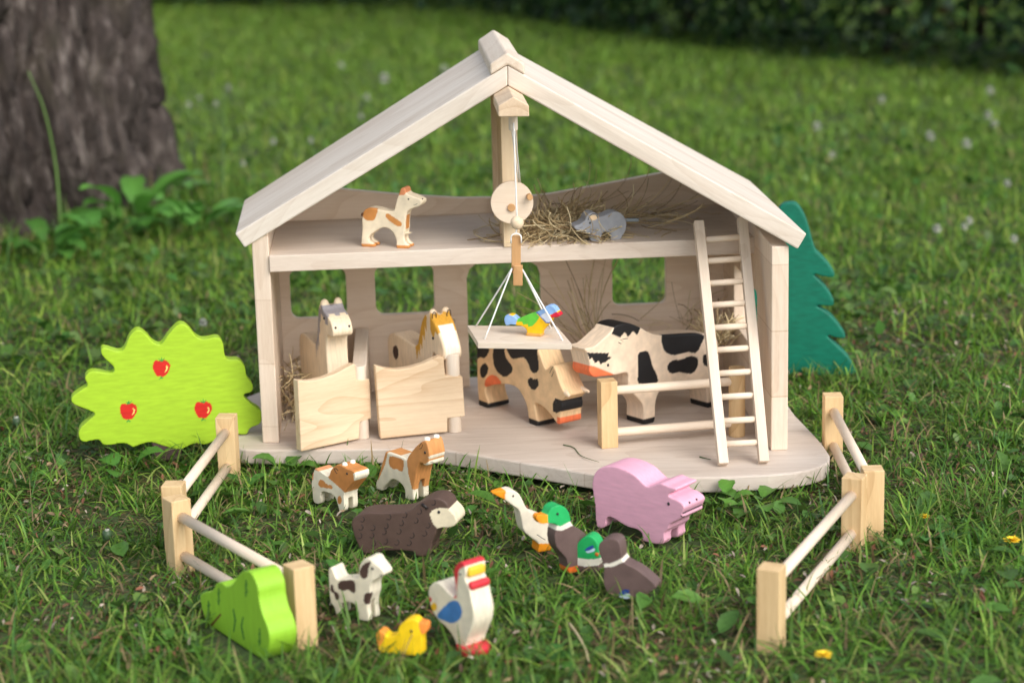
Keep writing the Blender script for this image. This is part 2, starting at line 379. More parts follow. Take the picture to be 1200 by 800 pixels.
# hanging platform: a thing of its own
PZ = 19.55
pc = [cam.z(*q, PZ) for q in ((560, 401), (670, 402.5), (653, 382.5), (547.5, 381))]
plat = thing('hoist_platform', (hx, hy, PZ-.8), 'small wooden platform hanging on white cords from the barn hoist', 'platform')
V = [A(p[0], p[1], PZ-.78) for p in pc]+[A(p[0], p[1], PZ) for p in pc]
solid('platform_board', V, HEX, MW['x'], plat, frame(pc[0], pc[1]-pc[0], (0, 1, 0)), .06)
hk = A(hx-.15, hy, 27.0)
# wooden hook: two lapped straps
def strap(name, c, h, w_, t_, tilt):
    box(name, c, (w_, t_, h), M_HOOK, plat, ex=(1, 0, tilt), bevel=.12)
strap('hook_strap', (hx-.05, hy+.15, 29.7), 4.7, 1.15, .35, -.03); strap('hook_tongue', (hx+.1, hy-.28, 27.15), 2.6, 1.2, .5, -.03)
holes = [cam.z(*q, PZ) for q in ((568, 397.5), (659.5, 399), (646, 385), (557.5, 382.5))]
for q in holes:
    tube('cord', [sag((hx+.12*np.sign(q[0]-hx)*5, hy-.2+.02*(q[1]-hy), 28.0), q)], [.11], M_CORD, plat)
lp = [A(hx+.62*math.cos(t), hy-.32, 31.9+.5*math.sin(t)) for t in np.linspace(0, math.pi, 9)]
tube('cord_loop', [[A(hx-.62, hy-.3, 31.2)]+lp[::-1]+[A(hx+.62, hy-.3, 31.2)], sag((hx, hy, 32.4), bc-A(0, 0, .5), 4)], [.1, .1], M_CORD, plat)

# ------------------------------------------------------------------ fence on the barn floor
inf = thing('paddock_fence', (19, 1, FZ), 'low wooden fence with one square and one round post on the barn floor', 'fence')
p0 = A(10.75, .0); p1 = A(27.75, 3.2); dv = unit(p1-p0)
ztp = cam.y(711, 445, 0)[2]
box('square_post', (p0[0], p0[1], (FZ+ztp)/2), (2.2, 2.2, ztp-FZ), M_FENCE, inf, ex=(.98, .2, 0), bevel=.1)
zd = cam.y(866, 430, 3.2)[2]
rod('round_post', (p1[0], p1[1], FZ), (p1[0], p1[1], zd), 1.08, M_FENCE, inf, 28, .1)
for q in (457, 506):
    z = cam.y(724, q, .2)[2]
    rod('rail', (p0[0]+dv[0]*.9, p0[1]+dv[1]*.9, z), (p1[0]-dv[0]*.7, p1[1]-dv[1]*.7, z), .58, M_RAIL, inf, 18, .02)

# ------------------------------------------------------------------ ladder
lad = thing('ladder', (27, -9, FZ), 'pale wooden toy ladder leaning against the hay loft', 'ladder')
yl = 7.9
def railpts(qb, qt): return cam.z(*qb, FZ+.1), cam.y(*qt, yl-1.3)
lb0, lt0 = railpts((847.5, 546), (818.5, 262)); lb1, lt1 = railpts((895, 543.5), (869.5, 258))
for b_, t_ in ((lb0, lt0), (lb1, lt1)):
    d = t_-b_; L_ = np.linalg.norm(d)
    box('stile', (b_+t_)/2+A(0, .0, .25), (L_, 1.25, 1.15), MW['x'], lad, ex=d, ey=lb1-lb0, bevel=.08)
for q in (284, 309, 335, 360.5, 387, 413, 440.5, 468, 496, 523):
    t = (546-q)/(546-262)
    # find the parameter whose projection lies on that pixel row
    lo, hi = 0., 1.
    for _ in range(30):
        mid = (lo+hi)/2; P = lb0+(lt0-lb0)*mid; v = P-cam.C; py = 400-cam.f*(v@cam.U)/(v@cam.F)
        lo, hi = (mid, hi) if py > q else (lo, mid)
    a_ = lb0+(lt0-lb0)*lo; b_ = lb1+(lt1-lb1)*lo
    off = A(0, .05, .28)
    rod('rung', a_+off, b_+off, .4, M_RAIL, lad, 14, 0)

# ------------------------------------------------------------------ lawn fences
def lawn_fence(ta, tb, label, grp, ra=None, rb=None, zt=8.7):
    a_, b_ = cam.z(*ta, zt), cam.z(*tb, zt); d = unit(b_-a_); d[2] = 0
    f = thing('lawn_fence', ((a_+b_)/2*A(1, 1, 0)), label, 'fence', grp)
    for p, r in ((a_, ra), (b_, rb)):
        dd_ = d if r is None else A(math.cos(math.radians(r)), math.sin(math.radians(r)), 0)
        box('post', (p[0], p[1], zt/2-.2), (2.4, 2.4, zt+.4), M_FENCE, f, ex=dd_, bevel=.1)
    for z in (6.7, 2.1):
        rod('rail', A(a_[0], a_[1], z)+d*1.0, A(b_[0], b_[1], z)-d*1.0, .6, M_RAIL, f, 18, .0)
    FOOT.append(((a_+b_)/2, d, np.linalg.norm(b_-a_)/2+1.2, 1.0)) if False else None
    for p in (a_, b_): FOOT.append((p[0], p[1], math.atan2(d[1], d[0]), 1.2, 1.2))
FOOT = []          # footprints where no grass grows: x, y, angle, half length, half width
lawn_fence((265, 486.5), (203, 566), 'low wooden fence panel running out onto the lawn from the apple tree', None)
lawn_fence((206.5, 583), (349.5, 661), 'low wooden fence panel ending behind the small rounded green bush', None)
lawn_fence((976, 462), (1022.5, 548), 'low wooden fence panel beside the right corner of the barn base', None)
lawn_fence((1001.5, 557), (904, 663), 'low wooden fence panel meeting another panel at a corner, far end alone on the lawn', None)
# ------------------------------------------------------------------ carved wooden toys
deps = None
def catmull(P, n=4):
    P = [np.array(p, float) for p in P]; m = len(P); out = []
    for i in range(m):
        a_, b_, c_, d_ = P[i-1], P[i], P[(i+1) % m], P[(i+2) % m]
        for k in range(n):
            t = k/n; out.append(.5*((2*b_)+(c_-a_)*t+(2*a_-5*b_+4*c_-d_)*t*t+(3*b_-a_-3*c_+d_)*t**3))
    return np.array(out)
def inpoly(P, x, z):
    P = np.asarray(P); r = np.zeros(len(x), bool); j = len(P)-1
    for i in range(len(P)):
        xi, zi = P[i]; xj, zj = P[j]
        c_ = ((zi > z) != (zj > z)) & (x < (xj-xi)*(z-zi)/((zj-zi) if zj != zi else 1e-9)+xi)
        r ^= c_; j = i
    return r
def slab(P, y0, y1):
    n = len(P); V = [(p[0], y0, p[1]) for p in P]+[(p[0], y1, p[1]) for p in P]
    F = [tuple(range(n)), tuple(range(n, 2*n))[::-1]]+[((i+1) % n, i, n+i, n+(i+1) % n) for i in range(n)]
    return V, F
def carve(name, pieces, voxel, sm, M, mat, paint, shape=None):
    """fuse overlapping slabs into one carved body, soften its edges, paint it by region"""
    V = []; F = []
    for v, f in pieces:
        o = len(V); V += list(v); F += [tuple(i+o for i in q) for q in f]
    me = mesh_from(name, [(v[0]*S, v[1]*S, v[2]*S) for v in V], F)
    bm = bmesh.new(); bm.from_mesh(me)
    bmesh.ops.triangulate(bm, faces=[f for f in bm.faces if len(f.verts) > 4]); bmesh.ops.recalc_face_normals(bm, faces=bm.faces[:]); bm.to_mesh(me); bm.free()
    o = bpy.data.objects.new(name, me); COL.objects.link(o)
    r = o.modifiers.new('r', 'REMESH'); r.mode = 'VOXEL'; r.voxel_size = voxel*S
    s = o.modifiers.new('s', 'SMOOTH'); s.factor = .5; s.iterations = sm
    dg = bpy.context.evaluated_depsgraph_get(); dg.update()
    m2 = bpy.data.meshes.new_from_object(o.evaluated_get(dg)); COL.objects.unlink(o); bpy.data.objects.remove(o); m2.name = name
    n = len(m2.vertices); co_ = np.empty(n*3); m2.vertices.foreach_get('co', co_); co_ = co_.reshape(-1, 3)/S
    C = paint(co_)
    if shape is not None:
        co_ = shape(co_); m2.vertices.foreach_set('co', (co_*S).ravel())
    at = m2.color_attributes.new('Col', 'FLOAT_COLOR', 'POINT')
    at.data.foreach_set('color', np.c_[C, np.ones(n)].astype(np.float32).ravel())
    m2.materials.clear(); m2.materials.append(mat); smooth(m2)
    return place(bpy.data.objects.new(name, m2), M)

class Toy:
    """A flat-sided carved figure. Its near side face is traced from the photograph onto an upright plane through the spot where it stands."""
    def __init__(s, foot, z0, heading, width, zoom=(0, 0, 1)):
        s.ox, s.oy, s.k = zoom; s.w = width
        if isinstance(heading, tuple):      # second foot given: the two feet set the heading
            q0, q1 = [cam.z(s.ox+q[0]/s.k, s.oy+q[1]/s.k, z0) for q in (heading, foot)]; heading = math.degrees(math.atan2(q1[1]-q0[1], q1[0]-q0[0])); print('heading', foot, round(heading))
        h = math.radians(heading); s.d = A(math.cos(h), math.sin(h), 0); s.left = A(-s.d[1], s.d[0], 0)
        P = cam.z(s.ox+foot[0]/s.k, s.oy+foot[1]/s.k, z0)
        s.side = -1 if (s.left@(cam.C-P)*A(1)[0]) < 0 else 1       # which side faces the viewer
        s.z0 = z0; s.P = P
        s.O = P-s.left*s.side*width/2; s.O[2] = z0
        s.heading = h
        s.M = frame(s.O, s.d, s.left)
    def t(s, pts, depth=0.):
        """trace zoomed pixels on the near face (or depth units behind it) -> local (x, z)"""
        P0 = s.P-s.left*s.side*depth; out = []
        for q in pts:
            W = cam.plane(s.ox+q[0]/s.k, s.oy+q[1]/s.k, P0, s.left)-s.O; out.append((W@s.d, W[2]))
        return out
    def build(s, name, outline,  belly, base, regions=(), legw=.34, extra=(), voxel=.12, sm=3, label='', cat='', group=None, n=3, mat=None, shape=None, local=False, foot=True, ears=None):
        P = catmull(outline if local else s.t(outline), n)
        P[:, 1] = np.maximum(P[:, 1], 0)
        h = s.w/2; pcs = []
        if belly is None: pcs.append(slab(P, -h, h))
        else:
            lw = s.w*legw; pcs += [slab(P, -h, -h+lw), slab(P, h-lw, h)]
            Q = P.copy(); Q[:, 1] = np.maximum(Q[:, 1], belly)
            if ears: k_ = (Q[:, 0] > ears[0]) & (Q[:, 0] < ears[1]); Q[k_, 1] = np.minimum(Q[k_, 1], ears[2])
            pcs.append(slab(Q, -h+lw*.5, h-lw*.5))
        pcs += list(extra)
        near = s.side
        def paint(co_):
            C = np.tile(np.array(base), (len(co_), 1))
            for r in regions:
                col = r[0]; poly = r[1]; where = r[2] if len(r) > 2 else 'near'
                m = np.ones(len(co_), bool)
                if poly is not None:
                    Q = catmull(poly, 4) if (len(r) > 3 and r[3]) else np.array(poly)
                    m &= inpoly(Q, co_[:, 0], co_[:, 2])
                if where == 'near': m &= co_[:, 1]*near > h*.55
                elif callable(where): m &= where(co_)
                C[m] = col
            return C
        o = carve(name, pcs, voxel, sm, s.M, mat or M_TOY, paint, shape)
        tag(o, label, cat, group)
        x = P[:, 0]
        if foot: 
            c_ = s.O+s.d*(x.max()+x.min())/2; FOOT.append((c_[0], c_[1], s.heading, (x.max()-x.min())/2-.2, h+.1))
        s.o = o
        return o
    def eye(s, q, r=.16, name='eye', mat=None, sx=1., depth=0.):
        x, z = s.t([q])[0]; r = r*1.25; y = s.side*(s.w/2-.06)
        p = s.O+s.d*x+s.left*y+A(0, 0, z)
        return ball(name, p, r, mat or M_BLACK, s.o, (sx, sx, 1.1))
    def stroke(s, pts, r=.07, name='painted_line', mat=None):
        P = [s.O+s.d*x+s.left*(s.side*(s.w/2-.02))+A(0, 0, z) for x, z in s.t(pts)]
        return tube(name, [P], [r], mat or M_BLACK, s.o, 5)
def tapered(x0, x1, amt):
    def f(c): c = c.copy(); c[:, 1] *= 1-amt*np.clip((c[:, 0]-x0)/(x1-x0), 0, 1); return c
    return f
def ell(cx, cz, rx, rz, n=16, a=0): 
    t = np.linspace(0, 2*math.pi, n, endpoint=False); c_, s_ = math.cos(a), math.sin(a)
    return [(cx+rx*math.cos(q)*c_-rz*math.sin(q)*s_, cz+rx*math.cos(q)*s_+rz*math.sin(q)*c_) for q in t]
CREAM = lin(232, 216, 188); TAN = lin(205, 138, 74); BLK = (.013, .013, .014); NAT = lin(224, 190, 150); GREYW = lin(150, 145, 148)

# kid goat on the loft
t = Toy((550, 721), LZ, (190, 706), 1.9, (410, 210, 8.889))
t.build('toy_kid_goat', [(135, 365), (150, 325), (200, 300), (290, 312), (370, 330), (450, 330), (472, 280), (490, 210), (512, 150), (535, 95), (575, 100), (590, 150), (660, 180), (735, 215), (748, 250), (715, 285), (650, 305),
    (600, 335), (582, 380), (575, 450), (572, 530), (560, 600), (575, 660), (612, 690), (608, 722), (490, 722), (483, 640), (450, 560), (395, 512), (330, 508), (260, 545), (205, 590), (200, 640), (250, 675), (255, 706), (130, 706), (118, 640), (128, 520), (124, 430)],
    1.9, CREAM, [(TAN, t.t([(140, 300), (280, 300), (278, 370), (255, 420), (200, 435), (140, 400)]), 'near', 1), (TAN, t.t([(370, 385), (395, 358), (440, 385), (540, 455), (525, 492), (480, 480), (400, 425)]), 'near', 1),
     (TAN, None, lambda c: c[:, 2] < .42), (lin(214, 140, 96), t.t([(505, 170), (500, 80), (620, 60), (600, 130), (560, 165)]), lambda c: np.ones(len(c), bool)),
     (TAN, t.t([(575, 560), (560, 380), (680, 380), (660, 560)]), lambda c: (np.abs(c[:, 1]) < .55) & (c[:, 0] > 0))],
    label='small cream and tan spotted toy kid goat standing on the loft floor', cat='toy goat', voxel=.1, foot=False)
t.eye((610, 208), .1); t.stroke([(665, 268), (690, 262), (705, 252)], .035)
p = t.O+t.d*t.t([(112, 385)])[0][0]+A(0, 0, t.t([(112, 385)])[0][1]); ball('tail', p, .32, plain('tail_brown', lin(110, 70, 45)), t.o)
p = t.O+t.d*(t.t([(742, 225)])[0][0]-.05)+A(0, 0, t.t([(742, 215)])[0][1]); ball('nose', p+t.left*.3*t.side, .09, M_BLACK, t.o)

# mouse in the loft hay
t = Toy((450, 635), LZ, 194, 2.3, (660, 230, 12))
GM = lin(150, 152, 158)
t.build('toy_mouse', [(150, 425), (230, 395), (305, 345), (322, 290), (355, 250), (410, 230), (465, 240), (500, 285), (560, 280), (620, 255), (690, 225), (760, 218), (830, 255), (880, 330), (892, 420), (865, 510), (825, 570), (808, 628),
    (685, 632), (672, 550), (645, 512), (605, 500), (565, 512), (535, 570), (500, 636), (395, 636), (376, 560), (330, 515), (240, 497), (185, 470)], .9, GM,
    [(lin(224, 196, 160), t.t(ell(425, 300, 58, 40)), 'near')], label='grey toy mouse with rope tail resting in the loft hay', cat='toy mouse', voxel=.1, foot=False)
t.eye((378, 375), .11); t.stroke([(350, 335), (365, 285), (410, 250), (455, 250), (490, 305)], .06)
t.stroke([(218, 448), (275, 435)], .035, 'whisker'); t.stroke([(215, 470), (275, 475)], .035, 'whisker')
x0, z0 = t.t([(880, 355)])[0]; x1, z1 = t.t([(1095, 355)])[0]
tube('tail', [sag(t.O+t.d*x0+A(0, 0, z0), t.O+t.d*x1+A(0, 0, z1), 6)], [.24], M_TAILROPE, t.o, 8)

# horses in the stalls (own outline: most of the body is hidden behind the gates)
def blob(c, r):
    bm = bmesh.new(); bmesh.ops.create_icosphere(bm, subdivisions=3, radius=1.0)
    V = [(c[0]+v.co.x*r[0], c[1]+v.co.y*r[1], c[2]+v.co.z*r[2]) for v in bm.verts]; F = [tuple(v.index for v in f.verts) for f in bm.faces]; bm.free(); return V, F
def horse(center, heading, prof, regions, base, label, w_=3.0, extra=(), tp=.3, ears=None):
    t = Toy((0, 0), FZ, heading, w_); t.O = A(center[0], center[1], FZ); t.side = -1; t.P = t.O+t.left*t.side*w_/2; t.M = frame(t.O, t.d, t.left)
    if ears:      # rounded ears carved on a level poll
        prof = [(x, min(z, ears[2]) if ears[0] < x < ears[1] else z) for x, z in prof]
        extra = list(extra)+[blob((ears[3], y, ears[2]+.1), (.5, .62, .8)) for y in (-w_/2+.58, w_/2-.58)]
    def taper(c):
        k = np.clip((c[:, 0]-4.2)/4.5, 0, 1)*np.clip((c[:, 2]-9.5)/2, 0, 1); c = c.copy(); c[:, 1] *= 1-tp*k; return c
    t.build('toy_horse', prof, 5.0, base, regions, label=label, cat='toy horse', voxel=.12, sm=8, local=True, foot=False, shape=taper, mat=M_TOYV, extra=extra)
    return t
anyw = lambda c: np.ones(len(c), bool)
profA = [(-6.8, 7), (-6.9, 10), (-6.2, 11.4), (-4.5, 11.7), (-1.5, 11.3), (.2, 11.5), (1.0, 12.8), (1.6, 15.2), (2.2, 17.0), (2.9, 18.0), (3.5, 17.7), (3.9, 16.7), (5.2, 16.3), (6.6, 15.5), (7.2, 14.5), (6.9, 13.7), (5.6, 13.6), (4.9, 13.3),
         (4.5, 12), (4.6, 9), (4.7, 7.2), (4.2, 5.6), (4.0, 3), (4.3, 0), (1.6, 0), (1.4, 3), (.6, 4.8), (-1.5, 5.2), (-3.3, 4.6), (-4, 3), (-4.2, 0), (-6.7, 0), (-6.7, 4)]
t = horse((-26.3, 14.0), -66, profA, [
    (GREYW, [(2.6, 17.25), (2.9, 16.2), (5.0, 15.4), (5.0, 16.75), (4.2, 17.25)], lambda c: c[:, 0] > 3.05), (GREYW, [(4.6, 15), (4.6, 17), (5.5, 17), (5.5, 15)], lambda c: (np.abs(np.abs(c[:, 1])-.0) < .35) | (np.abs(c[:, 1]) > 1.2)),
    (GREYW, [(1.0, 18), (.3, 12), (.2, 9.2), (.8, 11.5), (1.0, 9.8), (1.35, 12), (1.7, 11), (1.9, 13.4), (2.3, 13), (2.5, 15), (2.9, 15), (3.0, 16.6), (2.2, 17.0)], lambda c: (c[:, 1] < -.9) | (c[:, 0] < 1.9))],
    lin(228, 208, 178), 'pale toy horse with grey mane looking over the first stall gate', 3.05, tp=.12, ears=(1.8, 4.2, 17.15, 3.0))
def onhorse(t, x, y, z, r=.16, nm='eye'): ball(nm, t.O+t.d*x+t.left*y+A(0, 0, z), r, M_BLACK, t.o)
onhorse(t, 4.3, -1.44, 15.7, .22); onhorse(t, 7.0, -.95, 14.9, .17, 'nostril'); onhorse(t, 7.0, .95, 14.9, .17, 'nostril')
tube('mouth', [[t.O+t.d*(6.85+.12*math.cos(u*1.4))+t.left*u*1.1+A(0, 0, 14.0-.05*math.cos(u*3)) for u in np.linspace(-1, 1, 7)]], [.06], M_BLACK, t.o, 5)
profB = [(-7.8, 6.5), (-8.0, 9.6), (-7.2, 10.9), (-5.5, 11.2), (-1.5, 10.7), (.2, 10.8), (.9, 12.2), (1.7, 14.2), (2.8, 15.6), (3.6, 16.4), (4.1, 16.2), (4.5, 15.2), (5.8, 14.0), (7.4, 11.9), (8.1, 10.8), (8.0, 9.9), (7.2, 9.3), (5.6, 9.9), (4.6, 10.6), (4.2, 10.0),
         (4.3, 8.6), (4.5, 7), (4.2, 5.6), (4.0, 3), (4.3, 0), (1.6, 0), (1.4, 3), (.6, 4.8), (-2, 5.2), (-4, 4.6), (-5, 3), (-5.2, 0), (-7.7, 0), (-7.7, 4)]
profB = [(x if x < 4.6 or z < 9.2 else 4.6+(x-4.6)*.72, z if x < 4.6 or z < 9.2 else z+.55*min(1, (x-4.6)/2)) for x, z in profB]
MANE = lin(206, 152, 52)
t = horse((-12.9, 14.4), -58, profB, [
    (MANE, [(-.2, 11), (.2, 8.6), (.7, 10.4), (1.0, 9.3), (1.3, 11.4), (1.7, 10.4), (2.0, 12.6), (2.5, 11.8), (2.7, 13.8), (3.1, 13.2), (3.2, 15.2), (2.4, 16), (1.2, 14.6), (.2, 12.4)], lambda c: (c[:, 1] < -.8) | (c[:, 0] < 2.4)),
    (MANE, [(4.1, 15.9), (4.1, 13.6), (4.8, 12.4), (5.2, 13.6), (5.8, 13.2), (6.2, 13.9), (5.4, 15.2)], lambda c: c[:, 0] > 4.0),
    (lin(66, 44, 36), [(-6.3, 9.2), (-5.4, 9.6), (-4.9, 9.0), (-5.1, 8.0), (-5.8, 7.6), (-6.4, 8.2)], lambda c: c[:, 1] < -.8, 1), (lin(66, 44, 36), ell(2.6, 7.2, .55, .9), lambda c: c[:, 1] < -.8),
    (lin(240, 228, 212), [(4.9, 13.9), (6, 15), (8.6, 11), (8.4, 9.6), (6.7, 10.3)], lambda c: (np.abs(c[:, 1]) < 1.2) & (c[:, 0] > 4.8))],
    lin(228, 204, 172), 'pale toy horse with ochre mane and brown spots behind the second stall gate', 3.1, tp=.2, ears=(2.6, 4.9, 15.5, 3.9))
onhorse(t, 4.7, -1.45, 12.6, .22); onhorse(t, 6.95, -.85, 10.9, .17, 'nostril'); onhorse(t, 6.95, .85, 10.9, .17, 'nostril')
for yy in (-1.12, 1.12):
    P = [t.O+t.d*(4.5+.1*math.sin(q))+t.left*(yy+.3*math.cos(q))+A(0, 0, 15.35+.75*math.sin(q)) for q in np.linspace(-.25, math.pi+.25, 9)]
    tube('ear_outline', [P], [.06], M_BLACK, t.o, 5)

# grazing cow
t = Toy((600, 782), FZ, (135, 612), 3.5, (550, 400, 8))
NB = lin(226, 192, 148)
ORG = lin(232, 118, 74)
fw = lambda c: c[:, 0] > 0
cowx = t.t([(640, 700)])[0][0]; hindx = t.t([(160, 560)])[0][0]
muz = t.t([(850, 770)])[0]; muzt = t.t([(845, 690)])[0]
t.build('toy_cow', [(70, 160), (66, 40), (80, -50), (150, -78), (300, -70), (450, -72), (560, -60), (615, 20), (660, 130), (715, 262), (760, 225), (800, 250), (850, 400), (900, 505), (885, 530), (862, 560), (868, 620), (850, 690), (852, 765), (820, 770), (780, 710), (690, 612), (612, 580), (618, 650), (630, 720), (645, 785),
    (562, 778), (552, 700), (530, 580), (480, 480), (430, 425), (350, 400), (250, 405), (150, 425), (152, 500), (172, 560), (178, 618), (92, 605), (85, 540), (72, 350)], 4.4, NB,
    [(BLK, t.t([(50, 60), (180, 60), (172, 120), (140, 155), (100, 150), (50, 175)]), 'near', 1), (BLK, t.t([(232, 60), (225, 190), (260, 280), (330, 330), (395, 290), (400, 230), (350, 160), (330, 90), (335, 40)]), 'near', 1),
     (BLK, t.t([(365, 40), (375, 130), (420, 162), (500, 150), (545, 190), (580, 280), (630, 290), (652, 240), (635, 100), (620, 40)]), 'near', 1), (BLK, t.t([(98, 280), (110, 230), (145, 205), (175, 240), (170, 290), (145, 335), (115, 335)]), 'near', 1),
     (BLK, t.t([(545, 370), (575, 338), (600, 352), (640, 355), (648, 410), (610, 455), (570, 430)]), 'near', 1), (ORG, t.t([(150, 425), (152, 360), (200, 315), (260, 330), (300, 400), (240, 432)]), 'near', 1),
     (BLK, None, lambda c: c[:, 2] < .72), 
     (BLK, [(muz[0]-2.2, muzt[1]+.35), (muz[0]-.9, muzt[1]+2.2), (muz[0]+2.2, muzt[1]+2.0), (muz[0]+2, muzt[1]+.8), (muz[0], muzt[1]+.5), (muz[0]-.8, muzt[1]+.1)], lambda c: (c[:, 0] > muz[0]-1.5) & (c[:, 2] > 1.5)),
     (ORG, [(muz[0]-1.15, -1), (muz[0]-.6, muzt[1]-.35), (muz[0]+3, muzt[1]-.3), (muz[0]+3, -1)], lambda c: c[:, 2] > -.5)],
    label='cream and black spotted toy cow grazing with its head down', cat='toy cow', voxel=.13, foot=False, legw=.5)
t.eye((815, 570), .14); t.stroke([(755, 295), (770, 260), (785, 235), (788, 290), (772, 330)], .06)
ht = t.t([(890, 505)])[0]
for yy in (-1.3, 1.3):
    rod('horn', t.O+t.d*(ht[0]-.5)+t.left*yy+A(0, 0, ht[1]+.3), t.O+t.d*(ht[0]+.9)+t.left*yy*1.25+A(0, 0, ht[1]+.1), .42, plain('horn_cream', lin(236, 214, 184)), t.o, 12, .1, .2)

# standing cow facing the fence post
t = Toy((520, 750), FZ, 219, 3.5, (670, 365, 5.714))
CB = lin(232, 210, 184)
t.build('toy_cow', [(90, 250), (150, 236), (205, 190), (248, 150), (262, 138), (290, 100), (340, 80), (400, 82), (462, 108), (500, 130), (560, 155), (615, 160), (750, 152), (870, 148), (960, 165), (985, 250), (990, 400), (985, 560), (985, 682), (922, 694), (912, 640), (905, 545), (880, 500), (740, 510), (640, 520), (585, 540), (562, 620), (552, 750),
    (486, 757), (484, 650), (462, 600), (412, 548), (382, 490), (376, 412), (300, 424), (200, 434), (150, 438), (120, 405), (124, 362), (112, 310), (104, 275)], 4.4, CB,
    [(BLK, t.t([(268, 150), (290, 90), (350, 70), (420, 70), (470, 100), (455, 120), (437, 160), (412, 128), (378, 170), (352, 138), (325, 175), (290, 160)]), lambda c: (c[:, 1] > .9) | (c[:, 2] > 0)),
     (BLK, t.t([(620, 150), (870, 150), (866, 220), (830, 275), (770, 270), (700, 290), (640, 280), (612, 240)]), 'near', 1), (BLK, t.t([(640, 370), (670, 330), (740, 318), (790, 298), (840, 310), (842, 370), (800, 415), (720, 405), (660, 412)]), 'near', 1),
     (BLK, t.t([(442, 300), (470, 265), (515, 275), (540, 360), (572, 430), (565, 480), (450, 480), (446, 400)]), 'near', 1), (BLK, t.t([(880, 330), (885, 290), (960, 280), (960, 370), (890, 360)]), 'near', 1),
     (BLK, t.t([(105, 275), (250, 278), (240, 300), (268, 305), (230, 335), (192, 352), (180, 330), (155, 345), (135, 310), (118, 318)]), lambda c: c[:, 1] > .9),
     (ORG, t.t([(100, 360), (150, 365), (220, 395), (300, 428), (250, 460), (100, 450)]), anyw), (BLK, None, lambda c: c[:, 2] < .72)],
    label='cream and black spotted toy cow standing behind the barn floor fence', cat='toy cow', voxel=.13, foot=False, legw=.5)
t.eye((243, 358), .16); t.stroke([(312, 205), (330, 215), (345, 200), (325, 190), (350, 182), (375, 180)], .06)

# bird on the hanging platform
t = Toy((520, 528), PZ, -24, 1.1, (580, 350, 12))
BLUE, GRN, YEL, RED = lin(140, 176, 222), lin(98, 190, 62), lin(240, 188, 18), lin(214, 36, 60)
t.build('toy_bird', [(128, 280), (150, 235), (215, 222), (270, 250), (320, 285), (390, 255), (470, 222), (560, 195), (640, 165), (690, 130), (730, 98), (790, 95), (840, 130), (880, 190), (915, 232), (870, 262), (800, 268), (780, 330), (740, 370), (680, 430), (645, 480), (640, 535), (440, 525), (448, 460), (425, 415), (370, 385), (300, 372), (220, 365), (160, 378), (135, 340)], None, YEL,
    [(BLUE, t.t([(100, 200), (330, 260), (300, 330), (290, 375), (100, 400)]), anyw), (GRN, t.t([(320, 275), (450, 210), (570, 185), (625, 260), (580, 330), (520, 385), (470, 395), (460, 355), (400, 365), (380, 325), (310, 325)]), lambda c: np.abs(c[:, 1]) > -.1),
     (lin(58, 104, 176), t.t([(575, 190), (600, 170), (740, 330), (780, 325), (770, 345), (720, 345)]), anyw), (BLUE, t.t([(590, 180), (700, 90), (900, 80), (870, 190), (780, 225), (700, 200), (640, 235)]), anyw),
     (lin(214, 220, 232), t.t([(640, 240), (700, 200), (775, 235), (800, 300), (760, 330), (725, 330)]), 'near'), (RED, t.t([(775, 235), (860, 185), (940, 215), (900, 275), (800, 275)]), anyw), (lin(214, 160, 80), None, lambda c: c[:, 2] < .42)],
    label='tiny yellow and green toy bird perched on the hanging platform', cat='toy bird', voxel=.07, sm=4, foot=False)

# ---- animals on the lawn; they stand on pressed-down grass
GZ = .7
def horns(t, qs, r=.42, h=1.0, lift=.1, col=lin(240, 232, 216)):
    m = plain('horn_white', col)
    for q, y in qs:
        x, z = t.t([q])[0]; p = t.O+t.d*x+t.left*y*t.side+A(0, 0, z)
        rod('horn', p-A(0, 0, .5), p+A(0, 0, h), r, m, t.o, 14, .18, r*.72)
BR = lin(202, 134, 74); WH = lin(228, 218, 194)
t = Toy((430, 785), GZ, -46, 2.2, (355, 520, 10))
t.build('toy_calf', [(128, 315), (150, 285), (220, 335), (300, 380), (318, 330), (350, 275), (410, 240), (470, 262), (530, 295), (600, 325), (618, 385), (600, 430), (560, 480), (495, 560), (480, 620), (482, 770), (430, 788), (408, 720), (370, 615), (290, 572), (212, 570), (206, 690), (132, 702), (108, 560), (102, 400)], 1.7, WH,
    [(BR, t.t([(300, 400), (280, 200), (700, 200), (610, 330), (600, 440), (490, 570), (440, 520), (360, 450)]), anyw), (lin(214, 150, 104), t.t([(60, 200), (240, 300), (180, 320), (130, 300), (120, 420), (60, 420)]), anyw),
     (BR, t.t([(180, 460), (200, 420), (240, 430), (280, 470), (340, 490), (340, 525), (270, 515), (200, 500)]), 'near', 1), (BR, t.t(ell(430, 655, 26, 48)), 'near'), (WH, t.t([(590, 345), (700, 300), (700, 470), (600, 450)]), anyw)],
    label='small brown and white toy calf standing on the lawn before the first gate', cat='toy calf', voxel=.1)
t.eye((517, 347), .13); t.stroke([(365, 285), (395, 290), (412, 312)], .06); t.stroke([(365, 290), (380, 320), (400, 345)], .06)
horns(t, [((455, 262), .62), ((455, 262), -.62)], .42, .42)
t = Toy((440, 760), GZ, -47, 2.6, (430, 500, 8.889))
